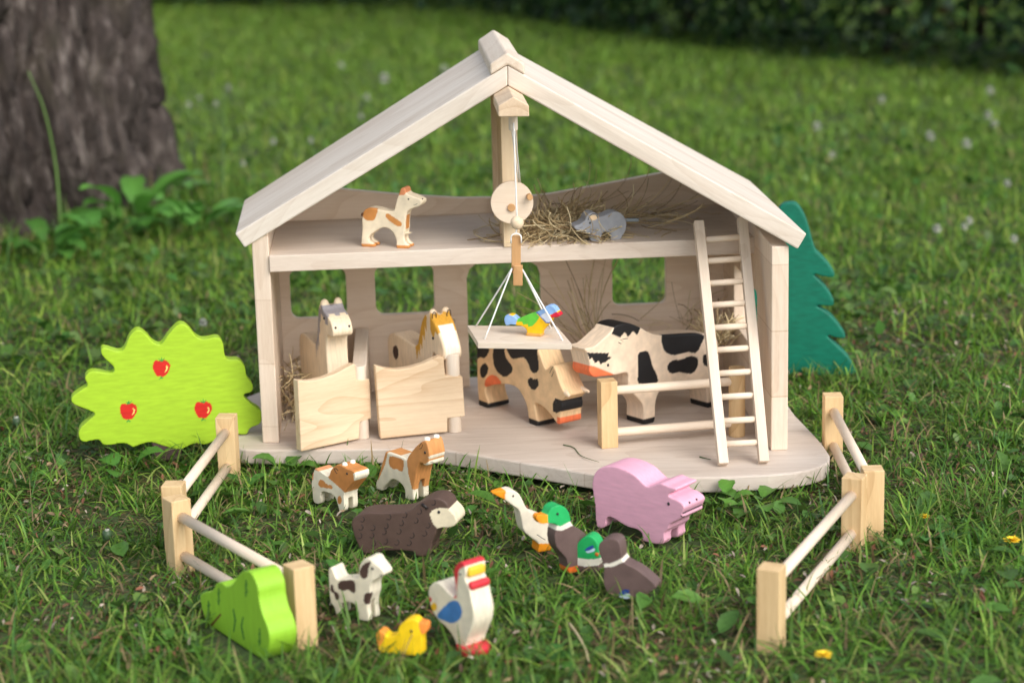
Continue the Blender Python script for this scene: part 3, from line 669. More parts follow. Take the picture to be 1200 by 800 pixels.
t.build('toy_calf', [(170, 330), (190, 265), (215, 262), (300, 290), (370, 318), (412, 340), (430, 305), (480, 235), (540, 175), (590, 145), (622, 165), (650, 290), (642, 350), (640, 395), (600, 400), (555, 375), (520, 450), (500, 560), (482, 670), (480, 765), (400, 768), (392, 660), (345, 585), (262, 548), (200, 600), (152, 665), (150, 768), (92, 768), (90, 600), (112, 530)], 2.6, WH,
    [(lin(204, 140, 82), t.t([(415, 340), (470, 220), (580, 130), (750, 130), (700, 400), (560, 380), (520, 470), (500, 660), (470, 650), (430, 480)]), anyw), (lin(204, 140, 82), t.t([(80, 560), (150, 280), (180, 200), (260, 200), (215, 275), (190, 390), (120, 550)]), anyw),
     (lin(204, 140, 82), None, lambda c: (c[:, 0] < -1.6) & (c[:, 2] > 4.2) & (np.abs(c[:, 1]) < .95)),
     (BR, t.t([(232, 320), (255, 305), (370, 340), (384, 380), (375, 450), (350, 462), (310, 438), (280, 440), (235, 400)]), 'near', 1), (WH, t.t([(635, 310), (720, 290), (720, 420), (600, 400), (650, 350)]), anyw)],
    label='larger brown and white toy calf standing on the lawn before the second gate', cat='toy calf', voxel=.11)
t.eye((605, 267), .14); t.stroke([(545, 205), (565, 165), (580, 190), (568, 222), (545, 228)], .05); t.stroke([(660, 365), (700, 375)], .035)
horns(t, [((592, 160), .75), ((592, 160), -.75)], .5, .55)
# sheep
t = Toy((500, 735), GZ, -17, 3.2, (405, 565, 8.571))
SB = lin(88, 69, 61); SD = lin(34, 27, 26)
regs = [(lin(228, 214, 184), t.t([(845, 320), (870, 280), (920, 258), (990, 258), (1030, 265), (1200, 200), (1200, 480), (930, 465), (880, 420)]), anyw, 0)]
t.build('toy_sheep', [(58, 400), (95, 345), (150, 318), (240, 302), (350, 304), (500, 300), (640, 280), (730, 215), (830, 165), (930, 160), (1010, 205), (1035, 262), (1090, 320), (1118, 400), (1060, 450), (930, 462), (905, 520), (862, 620), (838, 735), (700, 738), (660, 690), (360, 690), (300, 745), (180, 752), (130, 640), (80, 520)], 1.6, SB, regs,
    label='dark brown toy sheep with cream face in the grass before the barn', cat='toy sheep', voxel=.12)
t.eye((937, 298), .15); t.stroke([(765, 215), (800, 240), (825, 265)], .18, 'ear', plain('sheep_ear', SD))
MC = plain('sheep_curl', SD)
for q in ((165, 370), (430, 345), (590, 325), (738, 290), (150, 450), (270, 455), (405, 435), (560, 405), (705, 380), (140, 535), (262, 530), (385, 495), (533, 490), (665, 530), (825, 430), (790, 510), (510, 600), (635, 605), (400, 590), (280, 610), (880, 200)):
    t.stroke([(q[0]+26*math.cos(u)*(1 if (q[0]//10) % 2 else .9), q[1]+28*math.sin(u)) for u in np.linspace(-1.2, 2.4, 8)], .055, 'wool_curl', MC)
# dog
t = Toy((455, 770), GZ, -34, 2.0, (375, 640, 8.889))
DB = lin(82, 62, 56)
t.build('toy_dog', [(92, 330), (88, 240), (120, 225), (150, 300), (185, 345), (280, 340), (388, 330), (402, 280), (415, 195), (460, 130), (520, 128), (570, 185), (640, 262), (650, 305), (600, 332), (545, 362), (522, 410), (520, 500), (500, 570), (495, 650), (505, 775), (412, 775), (398, 690), (375, 625), (330, 585), (255, 582), (208, 620), (200, 745), (168, 745), (150, 640), (105, 560)], 2.2, WH,
    [(DB, t.t([(412, 260), (440, 200), (490, 165), (530, 160), (505, 230), (495, 310), (460, 335), (425, 315)]), 'near', 1), (DB, t.t([(185, 400), (215, 358), (280, 352), (345, 352), (372, 420), (360, 480), (330, 475), (295, 450), (240, 460), (195, 440)]), 'near', 1),
     (DB, t.t([(110, 410), (130, 398), (150, 460), (190, 490), (195, 550), (165, 550), (145, 490), (112, 465)]), 'near', 1), (DB, t.t([(455, 545), (470, 490), (520, 485), (532, 550), (500, 605), (465, 590)]), 'near', 1)],
    label='small white toy dog with dark brown ear and patches on the grass', cat='toy dog', voxel=.09, shape=tapered(t.t([(540, 200)])[0][0], t.t([(650, 290)])[0][0], .25))
t.eye((545, 230), .13); t.stroke([(625, 295), (650, 305)], .05)
# rooster and chick
t = Toy((660, 720), GZ, -50, 2.6, (430, 645, 6.153))
R2 = lin(206, 48, 58)
t.build('toy_rooster', [(442, 300), (460, 245), (505, 225), (550, 262), (600, 315), (640, 330), (638, 250), (625, 170), (635, 110), (670, 80), (700, 95), (712, 150), (705, 200), (722, 240), (740, 290), (752, 350), (768, 430), (765, 520), (740, 590), (718, 640), (700, 700), (650, 700), (632, 640), (580, 560), (515, 500), (465, 420)], None, WH,
    [(R2, t.t([(560, 320), (590, 60), (800, 20), (800, 95), (690, 118), (662, 140), (650, 250), (645, 340), (620, 340)]), lambda c: (c[:, 2] > 3.5) & (c[:, 0] > -.5)),
     (lin(66, 124, 186), t.t([(505, 470), (560, 400), (610, 360), (660, 370), (685, 430), (670, 490), (620, 520), (560, 508)]), 'near', 1), (lin(226, 178, 40), t.t(ell(483, 402, 22, 30)), 'near'), (R2, t.t(ell(448, 352, 20, 22)), anyw)],
    label='white toy rooster with red comb and blue wing patch on the grass', cat='toy rooster', voxel=.1)
xc, zc = t.t([(715, 165)])[0]; 
box('beak', t.O+t.d*(xc-.1)+A(0, 0, zc+.05), (.75, 2.15, 1.0), plain('beak_yellow', lin(228, 192, 50)), t.o, ex=t.d, bevel=.25)
xc, zc = t.t([(742, 262)])[0]
box('wattle', t.O+t.d*(xc-.15)+A(0, 0, zc), (.75, 2.5, .85), plain('wattle_red', R2), t.o, ex=t.d, bevel=.3)
t.eye((672, 168), .11)
p = t.O+t.d*t.t([(680, 700)])[0][0]; rod('foot_disc', A(p[0], p[1], GZ-.3)+t.d*.35, A(p[0], p[1], GZ+.75)+t.d*.35, 1.75, plain('foot_red', R2), t.o, 28, .25)
t = Toy((240, 745), GZ, -18, 1.5, (430, 645, 6.153))
Y2 = lin(240, 200, 26)
t.build('toy_chick', [(66, 600), (88, 580), (120, 592), (150, 622), (215, 600), (232, 545), (285, 500), (340, 495), (375, 520), (425, 532), (428, 585), (395, 620), (398, 700), (385, 762), (270, 750), (110, 742), (82, 700), (70, 650)], None, Y2,
    [(lin(236, 140, 60), t.t([(370, 480), (450, 480), (450, 610), (390, 605), (375, 560)]), anyw), (lin(236, 150, 60), t.t([(40, 560), (130, 570), (125, 640), (90, 690), (40, 690)]), anyw)],
    label='tiny yellow toy chick with orange beak in the grass', cat='toy chick', voxel=.08, shape=tapered(t.t([(330, 560)])[0][0], t.t([(430, 560)])[0][0], .35))
t.eye((320, 580), .13)
# goose
t = Toy((560, 720), GZ, 203, 1.9, (575, 565, 8.889))
OR = lin(242, 150, 28)
t.build('toy_goose', [(38, 122), (100, 102), (165, 92), (230, 86), (285, 110), (325, 165), (365, 250), (420, 305), (490, 330), (560, 360), (640, 420), (662, 500), (650, 640), (660, 730), (500, 745), (500, 640), (420, 575), (350, 510), (330, 440), (315, 350), (290, 285), (215, 232), (160, 190), (90, 155)], None, lin(232, 220, 198),
    [(OR, t.t([(0, 60), (165, 60), (160, 185), (100, 200), (0, 180)]), anyw), (OR, t.t([(380, 642), (760, 630), (760, 800), (380, 800)]), anyw)],
    label='white toy goose with stretched neck beside the green-headed drake', cat='toy goose', voxel=.08, shape=tapered(t.t([(230, 130)])[0][0], t.t([(40, 120)])[0][0], .7))
t.eye((235, 142), .11); t.stroke([(480, 540), (525, 570), (570, 598)], .045)
# ducks
DK = lin(104, 84, 80); GH = lin(36, 168, 92)
t = Toy((310, 560), GZ, 212, 1.8, (620, 580, 6.154))
t.build('toy_duck', [(72, 178), (85, 148), (140, 145), (170, 95), (230, 72), (280, 110), (298, 160), (310, 210), (380, 255), (430, 310), (440, 400), (400, 470), (350, 560), (290, 570), (270, 460), (205, 380), (190, 300), (200, 240), (200, 212), (150, 205), (100, 212)], None, DK,
    [(lin(232, 224, 208), t.t([(150, 215), (205, 215), (300, 185), (320, 215), (240, 255), (180, 250)]), anyw), (GH, t.t([(140, 60), (320, 40), (302, 185), (225, 225), (195, 215), (140, 205)]), anyw), (OR, t.t([(40, 130), (140, 142), (148, 215), (40, 230)]), anyw),
     (lin(226, 108, 40), None, lambda c: c[:, 2] < .75)], label='toy mallard drake with green head, white collar and brown body next to the goose', cat='toy duck', voxel=.08, shape=tapered(t.t([(215, 150)])[0][0], t.t([(75, 175)])[0][0], .55))
t.eye((207, 135), .13)
t = Toy((430, 560), GZ, -25, 1.7, (620, 580, 6.154))
t.build('toy_duck', [(325, 470), (330, 400), (350, 345), (390, 305), (430, 292), (470, 315), (495, 360), (505, 420), (520, 460), (500, 500), (490, 560), (350, 560)], None, DK,
    [(lin(232, 224, 208), t.t([(300, 435), (560, 450), (560, 500), (400, 515), (300, 490)]), anyw), (GH, t.t([(300, 440), (300, 250), (560, 250), (560, 440), (460, 462), (380, 455)]), anyw), (lin(40, 76, 150), t.t([(400, 395), (430, 370), (465, 360), (460, 385), (420, 400)]), 'near', 1),
     (lin(190, 214, 230), t.t([(405, 405), (430, 398), (470, 382), (472, 400), (430, 415)]), 'near', 1)], label='small green-headed toy duck with blue mark between the drake and brown duck', cat='toy duck', voxel=.08)
x, z = t.t([(482, 425)])[0]; ball('beak', t.O+t.d*(x+.1)+t.left*t.side*.5+A(0, 0, z), .42, plain('beak_orange', lin(214, 110, 40)), t.o)
t = Toy((680, 745), GZ, 158, 2.0, (620, 580, 6.154))
t.build('toy_duck', [(500, 370), (520, 335), (580, 310), (640, 328), (662, 390), (668, 460), (700, 495), (770, 530), (850, 590), (915, 660), (870, 700), (790, 748), (640, 748), (565, 700), (535, 620), (540, 540), (528, 480), (510, 430)], None, DK,
    [(lin(232, 224, 208), t.t([(500, 495), (590, 490), (690, 445), (700, 475), (600, 515), (500, 520)]), anyw), (lin(36, 66, 140), t.t([(645, 715), (680, 680), (720, 680), (715, 705), (670, 722)]), 'near', 1), (lin(200, 218, 228), t.t([(650, 728), (720, 708), (725, 735), (690, 748)]), 'near', 1)],
    label='plain brown toy duck with white neck ring and blue wing mark', cat='toy duck', voxel=.09)
x, z = t.t([(598, 742)])[0]; ball('foot', t.O+t.d*x+t.left*t.side*.6+A(0, 0, .55), .4, plain('foot_orange', OR), t.o)
# pig
t = Toy((540, 770), GZ, -40, 4.2, (685, 525, 6.957))
PK = lin(228, 170, 190)
t.build('toy_pig', [(66, 260), (85, 200), (130, 160), (200, 145), (300, 165), (400, 215), (470, 280), (510, 312), (560, 305), (620, 285), (680, 310), (735, 325), (745, 345), (690, 372), (688, 395), (740, 415), (795, 450), (812, 490), (790, 540), (795, 565), (740, 595), (695, 620), (680, 660), (650, 690), (640, 780), (480, 775), (470, 700), (430, 665), (350, 640), (250, 582), (200, 560), (175, 580), (165, 640), (100, 640), (82, 450), (64, 330)], 1.5, PK, [],
    label='chunky pink toy pig standing in the grass before the barn', cat='toy pig', voxel=.13, sm=4, mat=attr_mat('pig_paint', .55, .08, scale=(80, 600, 400)))
t.eye((685, 452), .16); t.stroke([(782, 545), (800, 560), (815, 552)], .06)
mx_ = t.t([(812, 490)])[0]
for yy in (-.9, .5): ball('nostril', t.O+t.d*(mx_[0]-.1)+t.left*yy+A(0, 0, mx_[1]+.35), .13, M_BLACK, t.o)
P = [t.O+t.d*(mx_[0]-.22)+t.left*yy+A(0, 0, mx_[1]-.62) for yy in np.linspace(-2.0, 1.7, 6)]; tube('mouth', [P], [.07], M_BLACK, t.o, 5)

# ------------------------------------------------------------------ flat wooden trees and bush
LG = lin(160, 196, 44)
t = Toy((505, 740), .3, 12, 2.1, (75, 365, 4.2125))
app = []
for cx, cy in ((480, 278), (317, 490), (686, 483)):
    app += [(lin(200, 36, 28), t.t([(cx-42, cy-5), (cx-30, cy-36), (cx-5, cy-34), (cx+15, cy-40), (cx+40, cy-25), (cx+42, cy+5), (cx+20, cy+38), (cx, cy+42), (cx-25, cy+36)]), 'near', 1),
            (lin(240, 222, 120), t.t([(cx+20, cy-18), (cx+27, cy), (cx+18, cy+22), (cx+30, cy+12), (cx+33, cy-6)]), 'near'),
            (lin(40, 140, 60), t.t([(cx-16, cy-50), (cx-3, cy-40), (cx+2, cy-54), (cx+5, cy-40), (cx+18, cy-52), (cx+8, cy-33), (cx-6, cy-33)]), 'near'),
            (lin(40, 140, 60), t.t([(cx-12, cy+60), (cx-2, cy+42), (cx+4, cy+42), (cx+14, cy+56), (cx+2, cy+50)]), 'near')]
t.build('apple_tree', [(72, 610), (85, 570), (150, 512), (130, 490), (50, 458), (38, 425), (85, 388), (116, 366), (104, 325), (140, 296), (235, 305), (246, 275), (205, 235), (184, 205), (195, 178), (285, 196), (325, 120), (365, 90), (405, 112), (440, 150), (480, 162), (520, 108), (570, 62), (612, 75), (650, 120), (690, 138), (760, 128), (786, 160), (800, 232), (860, 238), (892, 270),
    (902, 320), (932, 360), (926, 395), (886, 414), (930, 460), (974, 492), (970, 550), (920, 575), (900, 605), (840, 606), (760, 630), (700, 655), (640, 652), (570, 680), (490, 662), (430, 645), (380, 655), (340, 668), (300, 650), (200, 658), (170, 632), (95, 642)], None, LG, app,
    label='flat lime green toy apple tree with three red apples beside the barn', cat='toy tree', voxel=.115, sm=4, n=4, foot=False, mat=attr_mat('lime_paint', .55, .12, scale=(60, 500, 350)))
tr = t.t([(430, 640), (590, 640), (580, 700), (590, 790), (430, 790), (445, 700)])
plate('trunk', [(x, max(z, 0)) for x, z in tr], 1.9, frame(t.O, t.d, (0, 0, 1)) @ Matrix.Translation((0, 0, -.95*S)), plain('toy_trunk_brown', lin(74, 54, 52), .6), t.o, bevel=.2)
FOOT.append((t.O[0], t.O[1], t.heading, 2, 1.2))
t = Toy((150, 770), .3, -8, 2.0, (920, 230, 3.636))
TEAL = lin(4, 106, 84)
right = [(28, 28), (52, 36), (75, 68), (95, 115), (125, 220), (150, 250), (182, 285), (212, 340), (165, 342), (118, 330), (150, 362), (185, 405), (208, 462), (150, 466), (108, 458), (165, 485), (215, 530), (258, 600), (215, 602), (176, 590), (215, 630), (265, 680), (302, 742), (288, 762), (200, 762), (120, 762)]
ax_ = 20
t.build('fir_tree', right+[(2*ax_-x, y) for x, y in right[::-1]][:-1], None, TEAL, [], label='flat teal toy fir tree standing behind the barn wall', cat='toy tree', voxel=.13, sm=3, foot=False, mat=attr_mat('teal_paint', .5, .2, scale=(80, 500, 300)))
tr = t.t([(0, 755), (45, 755), (50, 800), (-5, 800)])
plate('trunk', [(x, z) for x, z in tr], 1.7, frame(t.O, t.d, (0, 0, 1)) @ Matrix.Translation((0, 0, -.85*S)), plain('fir_trunk_brown', lin(84, 50, 44), .6), t.o, bevel=.15)
FOOT.append((t.O[0], t.O[1], t.heading, 6, 1.1))
t = Toy((480, 765), .2, -56, 3.1, (225, 645, 6.153))
BG_ = lin(146, 196, 52); DG = lin(52, 110, 44)
mk = []
for x, y in ((120, 420), (192, 330), (390, 270), (487, 620)):
    mk += [(DG, t.t([(x-5, y-60), (x+5, y-60), (x+5, y+60), (x-5, y+60)]), 'near')]+[(DG, t.t([(x-16, y+k), (x, y+k+14), (x+16, y+k-4), (x, y+k+30)]), 'near') for k in (-35, 20)]
mk += [(DG, t.t([(292, 420), (302, 420), (318, 500), (305, 585), (296, 585), (306, 500)]), 'near'), (DG, t.t([(365, 475), (375, 475), (362, 540), (380, 640), (370, 640), (350, 540)]), 'near'), (lin(110, 62, 34), t.t([(125, 540), (200, 455), (212, 462), (140, 550)]), 'near')]
t.build('round_bush', [(58, 330), (85, 300), (140, 290), (158, 268), (175, 235), (210, 228), (250, 258), (290, 240), (330, 180), (370, 148), (415, 150), (450, 200), (475, 270), (482, 350), (505, 450), (545, 550), (560, 640), (540, 740), (490, 790), (400, 740), (300, 675), (220, 620), (130, 560), (80, 450)], None, BG_, mk,
    label='small thick lime green toy bush leaning by the fence end post', cat='toy bush', voxel=.11, sm=3, mat=attr_mat('bush_paint', .55, .08, scale=(300, 300, 60)))

FOOT.append((t.P[0]-t.d[0]*3-t.left[0]*1.0*-t.side, t.P[1]-t.d[1]*3, t.heading, 6.5, 2.6))
# ------------------------------------------------------------------ lawn, hay, trunk, hedge
def big_mesh(name, V, Fq, C, mat, M=None):
    """V (n,3) units, quads/tris as (m,k) arrays, C (n,3) colours; fast numpy build"""
    me = bpy.data.meshes.new(name); n = len(V)
    loops = np.concatenate([f.ravel() for f in Fq]).astype(np.int32)
    counts = np.concatenate([np.full(len(f), f.shape[1]) for f in Fq]).astype(np.int32)
    starts = np.concatenate([[0], np.cumsum(counts)[:-1]]).astype(np.int32)
    me.vertices.add(n); me.vertices.foreach_set('co', (np.asarray(V)*S).astype(np.float32).ravel())
    me.loops.add(len(loops)); me.loops.foreach_set('vertex_index', loops)
    me.polygons.add(len(counts)); me.polygons.foreach_set('loop_start', starts); me.polygons.foreach_set('loop_total', counts)
    me.update(calc_edges=True); me.validate()
    at = me.color_attributes.new('Col', 'FLOAT_COLOR', 'POINT'); at.data.foreach_set('color', np.c_[C, np.ones(n)].astype(np.float32).ravel())
    me.materials.append(mat); smooth(me)
    o = bpy.data.objects.new(name, me); COL.objects.link(o); ROOTM[o.name] = Matrix.Identity(4)
    return o
def blocked(x, y, grow=0.):
    m = inpoly(np.array(base_pts)*1.0, x, y)
    for fx, fy, an, hl, hw in FOOT:
        dx, dy = x-fx, y-fy; c_, s_ = math.cos(an), math.sin(an)
        m |= (np.abs(dx*c_+dy*s_) < hl+grow) & (np.abs(-dx*s_+dy*c_) < hw+grow)
    m |= np.hypot(x-TRUNK[0], y-TRUNK[1]) < TRUNK[2]*.9
    return m
TRUNK = (-141., 212., 62.)
def vnoise(x, y, sc, seed=0):
    """cheap smooth value noise"""
    r = np.random.default_rng(seed).random((64, 64)); u, v = x/sc, y/sc
    i, j = np.floor(u).astype(int), np.floor(v).astype(int); fu, fv = u-i, v-j; fu = fu*fu*(3-2*fu); fv = fv*fv*(3-2*fv)
    g = lambda a_, b_: r[a_ % 64, b_ % 64]
    return (g(i, j)*(1-fu)+g(i+1, j)*fu)*(1-fv)+(g(i, j+1)*(1-fu)+g(i+1, j+1)*fu)*fv
# ground sheet
m, nt, b = newmat('lawn_soil'); L = nt.links.new
tc = N(nt, 'ShaderNodeTexCoord'); n1 = N(nt, 'ShaderNodeTexNoise'); n1.inputs['Scale'].default_value = 160; n1.inputs['Detail'].default_value = 6
n2 = N(nt, 'ShaderNodeTexNoise'); n2.inputs['Scale'].default_value = 6; n2.inputs['Detail'].default_value = 3
L(tc.outputs['Object'], n1.inputs['Vector']); L(tc.outputs['Object'], n2.inputs['Vector'])
rp = N(nt, 'ShaderNodeValToRGB'); L(n1.outputs[0], rp.inputs[0]); cr = rp.color_ramp
cr.elements[0].position = .3; cr.elements[0].color = (.02, .016, .008, 1); cr.elements[1].position = .7; cr.elements[1].color = (.11, .085, .045, 1)
e2 = cr.elements.new(.5); e2.color = (.045, .05, .018, 1)
mx = N(nt, 'ShaderNodeMix', data_type='RGBA'); mx.inputs[7].default_value = (.045, .095, .016, 1); L(n2.outputs[0], mx.inputs[0]); L(rp.outputs[0], mx.inputs[6])
L(mx.outputs[2], b.inputs['Base Color']); b.inputs['Roughness'].default_value = .9
bp = N(nt, 'ShaderNodeBump'); bp.inputs['Strength'].default_value = .8; bp.inputs['Distance'].default_value = .004; L(n1.outputs[0], bp.inputs['Height']); L(bp.outputs[0], b.inputs['Normal'])
gx = np.linspace(-2500, 2500, 60); gy = np.linspace(-600, 4400, 60)
V = [(x, y, 0) for y in gy for x in gx]; F = [(j*60+i, j*60+i+1, (j+1)*60+i+1, (j+1)*60+i) for j in range(59) for i in range(59)]
g = solid('ground', V, F, m, None, Matrix.Identity(4), 0); tag(g, 'soil and thatch of the lawn under the grass', 'ground', kind='structure')

def blades(n, y0, y1, margin, len_, wid, lean, seed, nseg=4, short=1.):
    r = np.random.default_rng(seed)
    # uniform over the strip of lawn that widens with distance
    y = y0+(y1-y0)*r.random(n*3); D = y-cam.C[1]; half = .255*D+margin
    keep = r.random(n*3) < half/half.max(); y = y[keep][:n]; half = half[keep][:n]; x = cam.C[0]+half*(2*r.random(len(y))-1)
    # tufts: pull blades toward tuft centres
    k = len(y)//9+1; ci = r.integers(0, k, len(y)); pull = r.random(len(y)) < .62
    sp = wid*7
    x = np.where(pull, x[ci]+r.normal(0, sp, len(y)), x); y = np.where(pull, y[ci]+r.normal(0, sp, len(y)), y)
    bare = (vnoise(x, y, 10, 15)+.4*vnoise(x, y, 3.3, 16) < .62) & (r.random(len(x)) < .62) & (y < 90); ok = ~blocked(x, y); bare = bare[ok]; x, y = x[ok], y[ok]; ci = ci[ok]; n = len(x)
    patch = vnoise(x, y, 16, 5); patch2 = vnoise(x, y, 5, 6)
    L_ = len_*(.45+1.0*r.random(n)**1.5)*(.65+.7*patch)*short
    near = np.exp(-(((x)/42)**2+((y+28)/26)**2)); L_ *= 1-.32*near
    W = wid*(.5+.9*r.random(n)); 
    tuftdir = r.random(k+1)*2*math.pi
    phi = np.where(r.random(n) < .45, tuftdir[ci]+r.normal(0, .7, n), r.random(n)*2*math.pi)
    th = np.clip(np.abs(r.normal(lean, .35, n)), .03, 1.45); cur = r.normal(.75, .45, n)
    th = np.where(bare, r.uniform(1.1, 1.5, n), th); L_ = np.where(bare, L_*.62, L_); W = np.where(bare, W*.8, W)
    d = np.c_[np.cos(phi), np.sin(phi)]; sd = np.c_[-np.sin(phi), np.cos(phi), np.zeros(n)]
    tw = r.normal(0, .5, n); 
    P = np.c_[x, y, np.full(n, -.1)+.25*r.random(n)]; rows = []
    for k_ in range(nseg+1):
        t_ = k_/nseg; wv = W*(1-.25*t_-.75*t_**3) if k_ < nseg else W*0
        rows.append((P.copy(), wv.copy(), t_))
        a_ = np.minimum(th+cur*t_, 1.75); st = L_/nseg
        P = P+np.c_[d[:, 0]*np.sin(a_)*st, d[:, 1]*np.sin(a_)*st, np.cos(a_)*st]
        P[:, 2] = np.maximum(P[:, 2], .15)
    up = np.array([0, 0, 1.])
    side = sd*np.cos(tw)[:, None]+up*(np.sin(tw)*.6)[:, None]
    Vs = []; Cs = []
    base = np.array([[.055, .14, .018], [.085, .19, .028], [.14, .24, .04], [.045, .125, .03], [.20, .27, .08]])
    ci_ = r.choice(5, n, p=[.32, .33, .15, .14, .06]); C0 = base[ci_]*np.array([1.55, 1.4, 1.25])*(.62+.7*r.random((n, 1)))*(.75+.55*patch2[:, None])
    C0 *= np.array([1.25, 1.16, 1.0]) if nseg == 2 else (np.array([1.2, 1.12, 1.0]) if nseg == 3 else 1.0); dead = r.random(n) < .11*(1 if nseg > 3 else .5); C0[dead] = np.array([.30, .22, .11])*(.5+.8*r.random((dead.sum(), 1)))
    thatch = bare & (r.random(n) < .8); C0[thatch] = np.array([[.20, .13, .07], [.11, .07, .04], [.30, .23, .13], [.10, .10, .04]])[r.choice(4, thatch.sum(), p=[.35, .3, .15, .2])]*(.5+.8*r.random((thatch.sum(), 1)))
    if nseg == 2: C0 = C0*.45+C0.mean(0)*.55
    for Pk, wk, t_ in rows[:-1]:
        Vs += [Pk-side*wk[:, None]/2, Pk+side*wk[:, None]/2]
        Cs += [C0]*2
    Vs.append(rows[-1][0]); Cs.append(C0)
    nr = 2*nseg+1
    V = np.stack(Vs, 1).reshape(-1, 3); C = np.stack(Cs, 1).reshape(-1, 3)
    o = np.arange(n)[:, None]*nr
    Q = np.concatenate([o+np.array([[2*k_, 2*k_+1, 2*k_+3, 2*k_+2]]) for k_ in range(nseg-1)], 0)
    T = o+np.array([[2*nseg-2, 2*nseg-1, 2*nseg]])
    return V, Q, T, C
sets = [blades(94000, -112, 48, 30, 4.1, .26, .92, 1), blades(82000, 48, 260, 62, 3.9, .34, .85, 2, 3), blades(116000, 260, 860, 60, 4.2, .7, .8, 3, 2)]
def tall(n, seed):
    r = np.random.default_rng(seed); a_ = r.uniform(-2.6, .5, n); rr = TRUNK[2]*(.98+.34*r.random(n)**2)
    v, q, t_, c = blades(n*3, 100, 240, 10, 7, .4, .45, seed, 4)
    nb = len(v)//9; a_ = np.resize(a_, nb); rr = np.resize(rr, nb); b3 = v.reshape(nb, 9, 3); base_ = b3[:, :1].copy()
    b3 = b3-base_+np.stack([TRUNK[0]+rr*np.cos(a_), TRUNK[1]+rr*np.sin(a_), np.zeros(nb)], 1)[:, None]
    return b3.reshape(-1, 3), q, t_, c
sets.append(tall(600, 9))
V, Q, T, C = [], [], [], []; off = 0
for v, q, t_, c in sets: V.append(v); Q.append(q+off); T.append(t_+off); C.append(c); off += len(v)
o = big_mesh('grass', np.concatenate(V), [np.concatenate(Q), np.concatenate(T)], np.concatenate(C), M_GRASS)
tag(o, 'trampled green lawn grass around the toy farm', 'grass', kind='stuff')

# broad little leaves (clover, ground ivy) between the blades
def leafcards(n, y0, y1, margin, size, seed, cols, zlo=.3, zhi=1.6, flat=.5, aspect=.8, toothed=False):
    r = np.random.default_rng(seed); y = y0+(y1-y0)*r.random(n); half = .255*(y-cam.C[1])+margin; x = cam.C[0]+half*(2*r.random(n)-1)
    pp = vnoise(x, y, 13, seed+20) > .42; ok = ~blocked(x, y, .6) & pp; x, y = x[ok], y[ok]; n = len(x)
    sz = size*(.45+.8*r.random(n)); phi = r.random(n)*2*math.pi; tilt = r.normal(0, flat, n); roll = r.normal(0, flat*.6, n)
    ux = np.c_[np.cos(phi)*np.cos(tilt), np.sin(phi)*np.cos(tilt), np.sin(tilt)]; vv = np.c_[-np.sin(phi), np.cos(phi), np.sin(roll)]; vv /= np.linalg.norm(vv, axis=1)[:, None]
    nn = np.cross(ux, vv); c0 = np.c_[x, y, zlo+(zhi-zlo)*r.random(n)]
    shape = [(-.5, 0, 0), (-.32, -.38, .10), (.0, -.5, .14), (.3, -.33, .08), (.52, 0, -.04), (.3, .33, .08), (0, .5, .14), (-.32, .38, .10), (0, 0, 0)]
    V = np.stack([c0+ux*(a_*sz)[:, None]+vv*(b_*aspect*sz)[:, None]+nn*(h_*sz)[:, None] for a_, b_, h_ in shape], 1).reshape(-1, 3)
    cc = np.array(cols)[r.integers(0, len(cols), n)]*(.6+.7*r.random((n, 1))); C = np.repeat(cc, 9, 0)
    o_ = np.arange(n)[:, None]*9; T = np.concatenate([o_+np.array([[i, (i+1) % 8, 8]]) for i in range(8)], 0)
    return V, T, C
a1 = leafcards(3800, -112, 60, 14, 1.7, 31, [(.07, .17, .025), (.09, .21, .035), (.06, .14, .03), (.14, .24, .05)])
a2 = leafcards(5200, 60, 330, 20, 2.4, 32, [(.05, .14, .02), (.08, .17, .03), (.12, .2, .05)], zhi=2.6)
a3 = leafcards(420, -112, 90, 14, 3.2, 33, [(.08, .19, .03), (.1, .22, .035), (.07, .16, .03)], zlo=.8, zhi=2.0, flat=.35, aspect=.6)
n1_, n2_ = len(a1[0]), len(a1[0])+len(a2[0])
o = big_mesh('clover_leaves', np.concatenate([a1[0], a2[0], a3[0]]), [np.concatenate([a1[1], a2[1]+n1_, a3[1]+n2_])], np.concatenate([a1[2], a2[2], a3[2]]), M_LEAF)
tag(o, 'small round clover and weed leaves scattered through the lawn', 'leaves', kind='stuff')
b1 = leafcards(15000, -112, 90, 14, 1.0, 41, [(.16, .09, .045), (.26, .18, .10), (.09, .055, .035), (.40, .33, .26), (.22, .09, .05), (.13, .12, .05)], zlo=.15, zhi=1.35, aspect=.42, flat=.7)
o = big_mesh('lawn_litter', b1[0], [b1[1]], b1[2], M_LITTER); tag(o, 'brown and pale scraps of dry leaf between the grass', 'litter', kind='stuff')

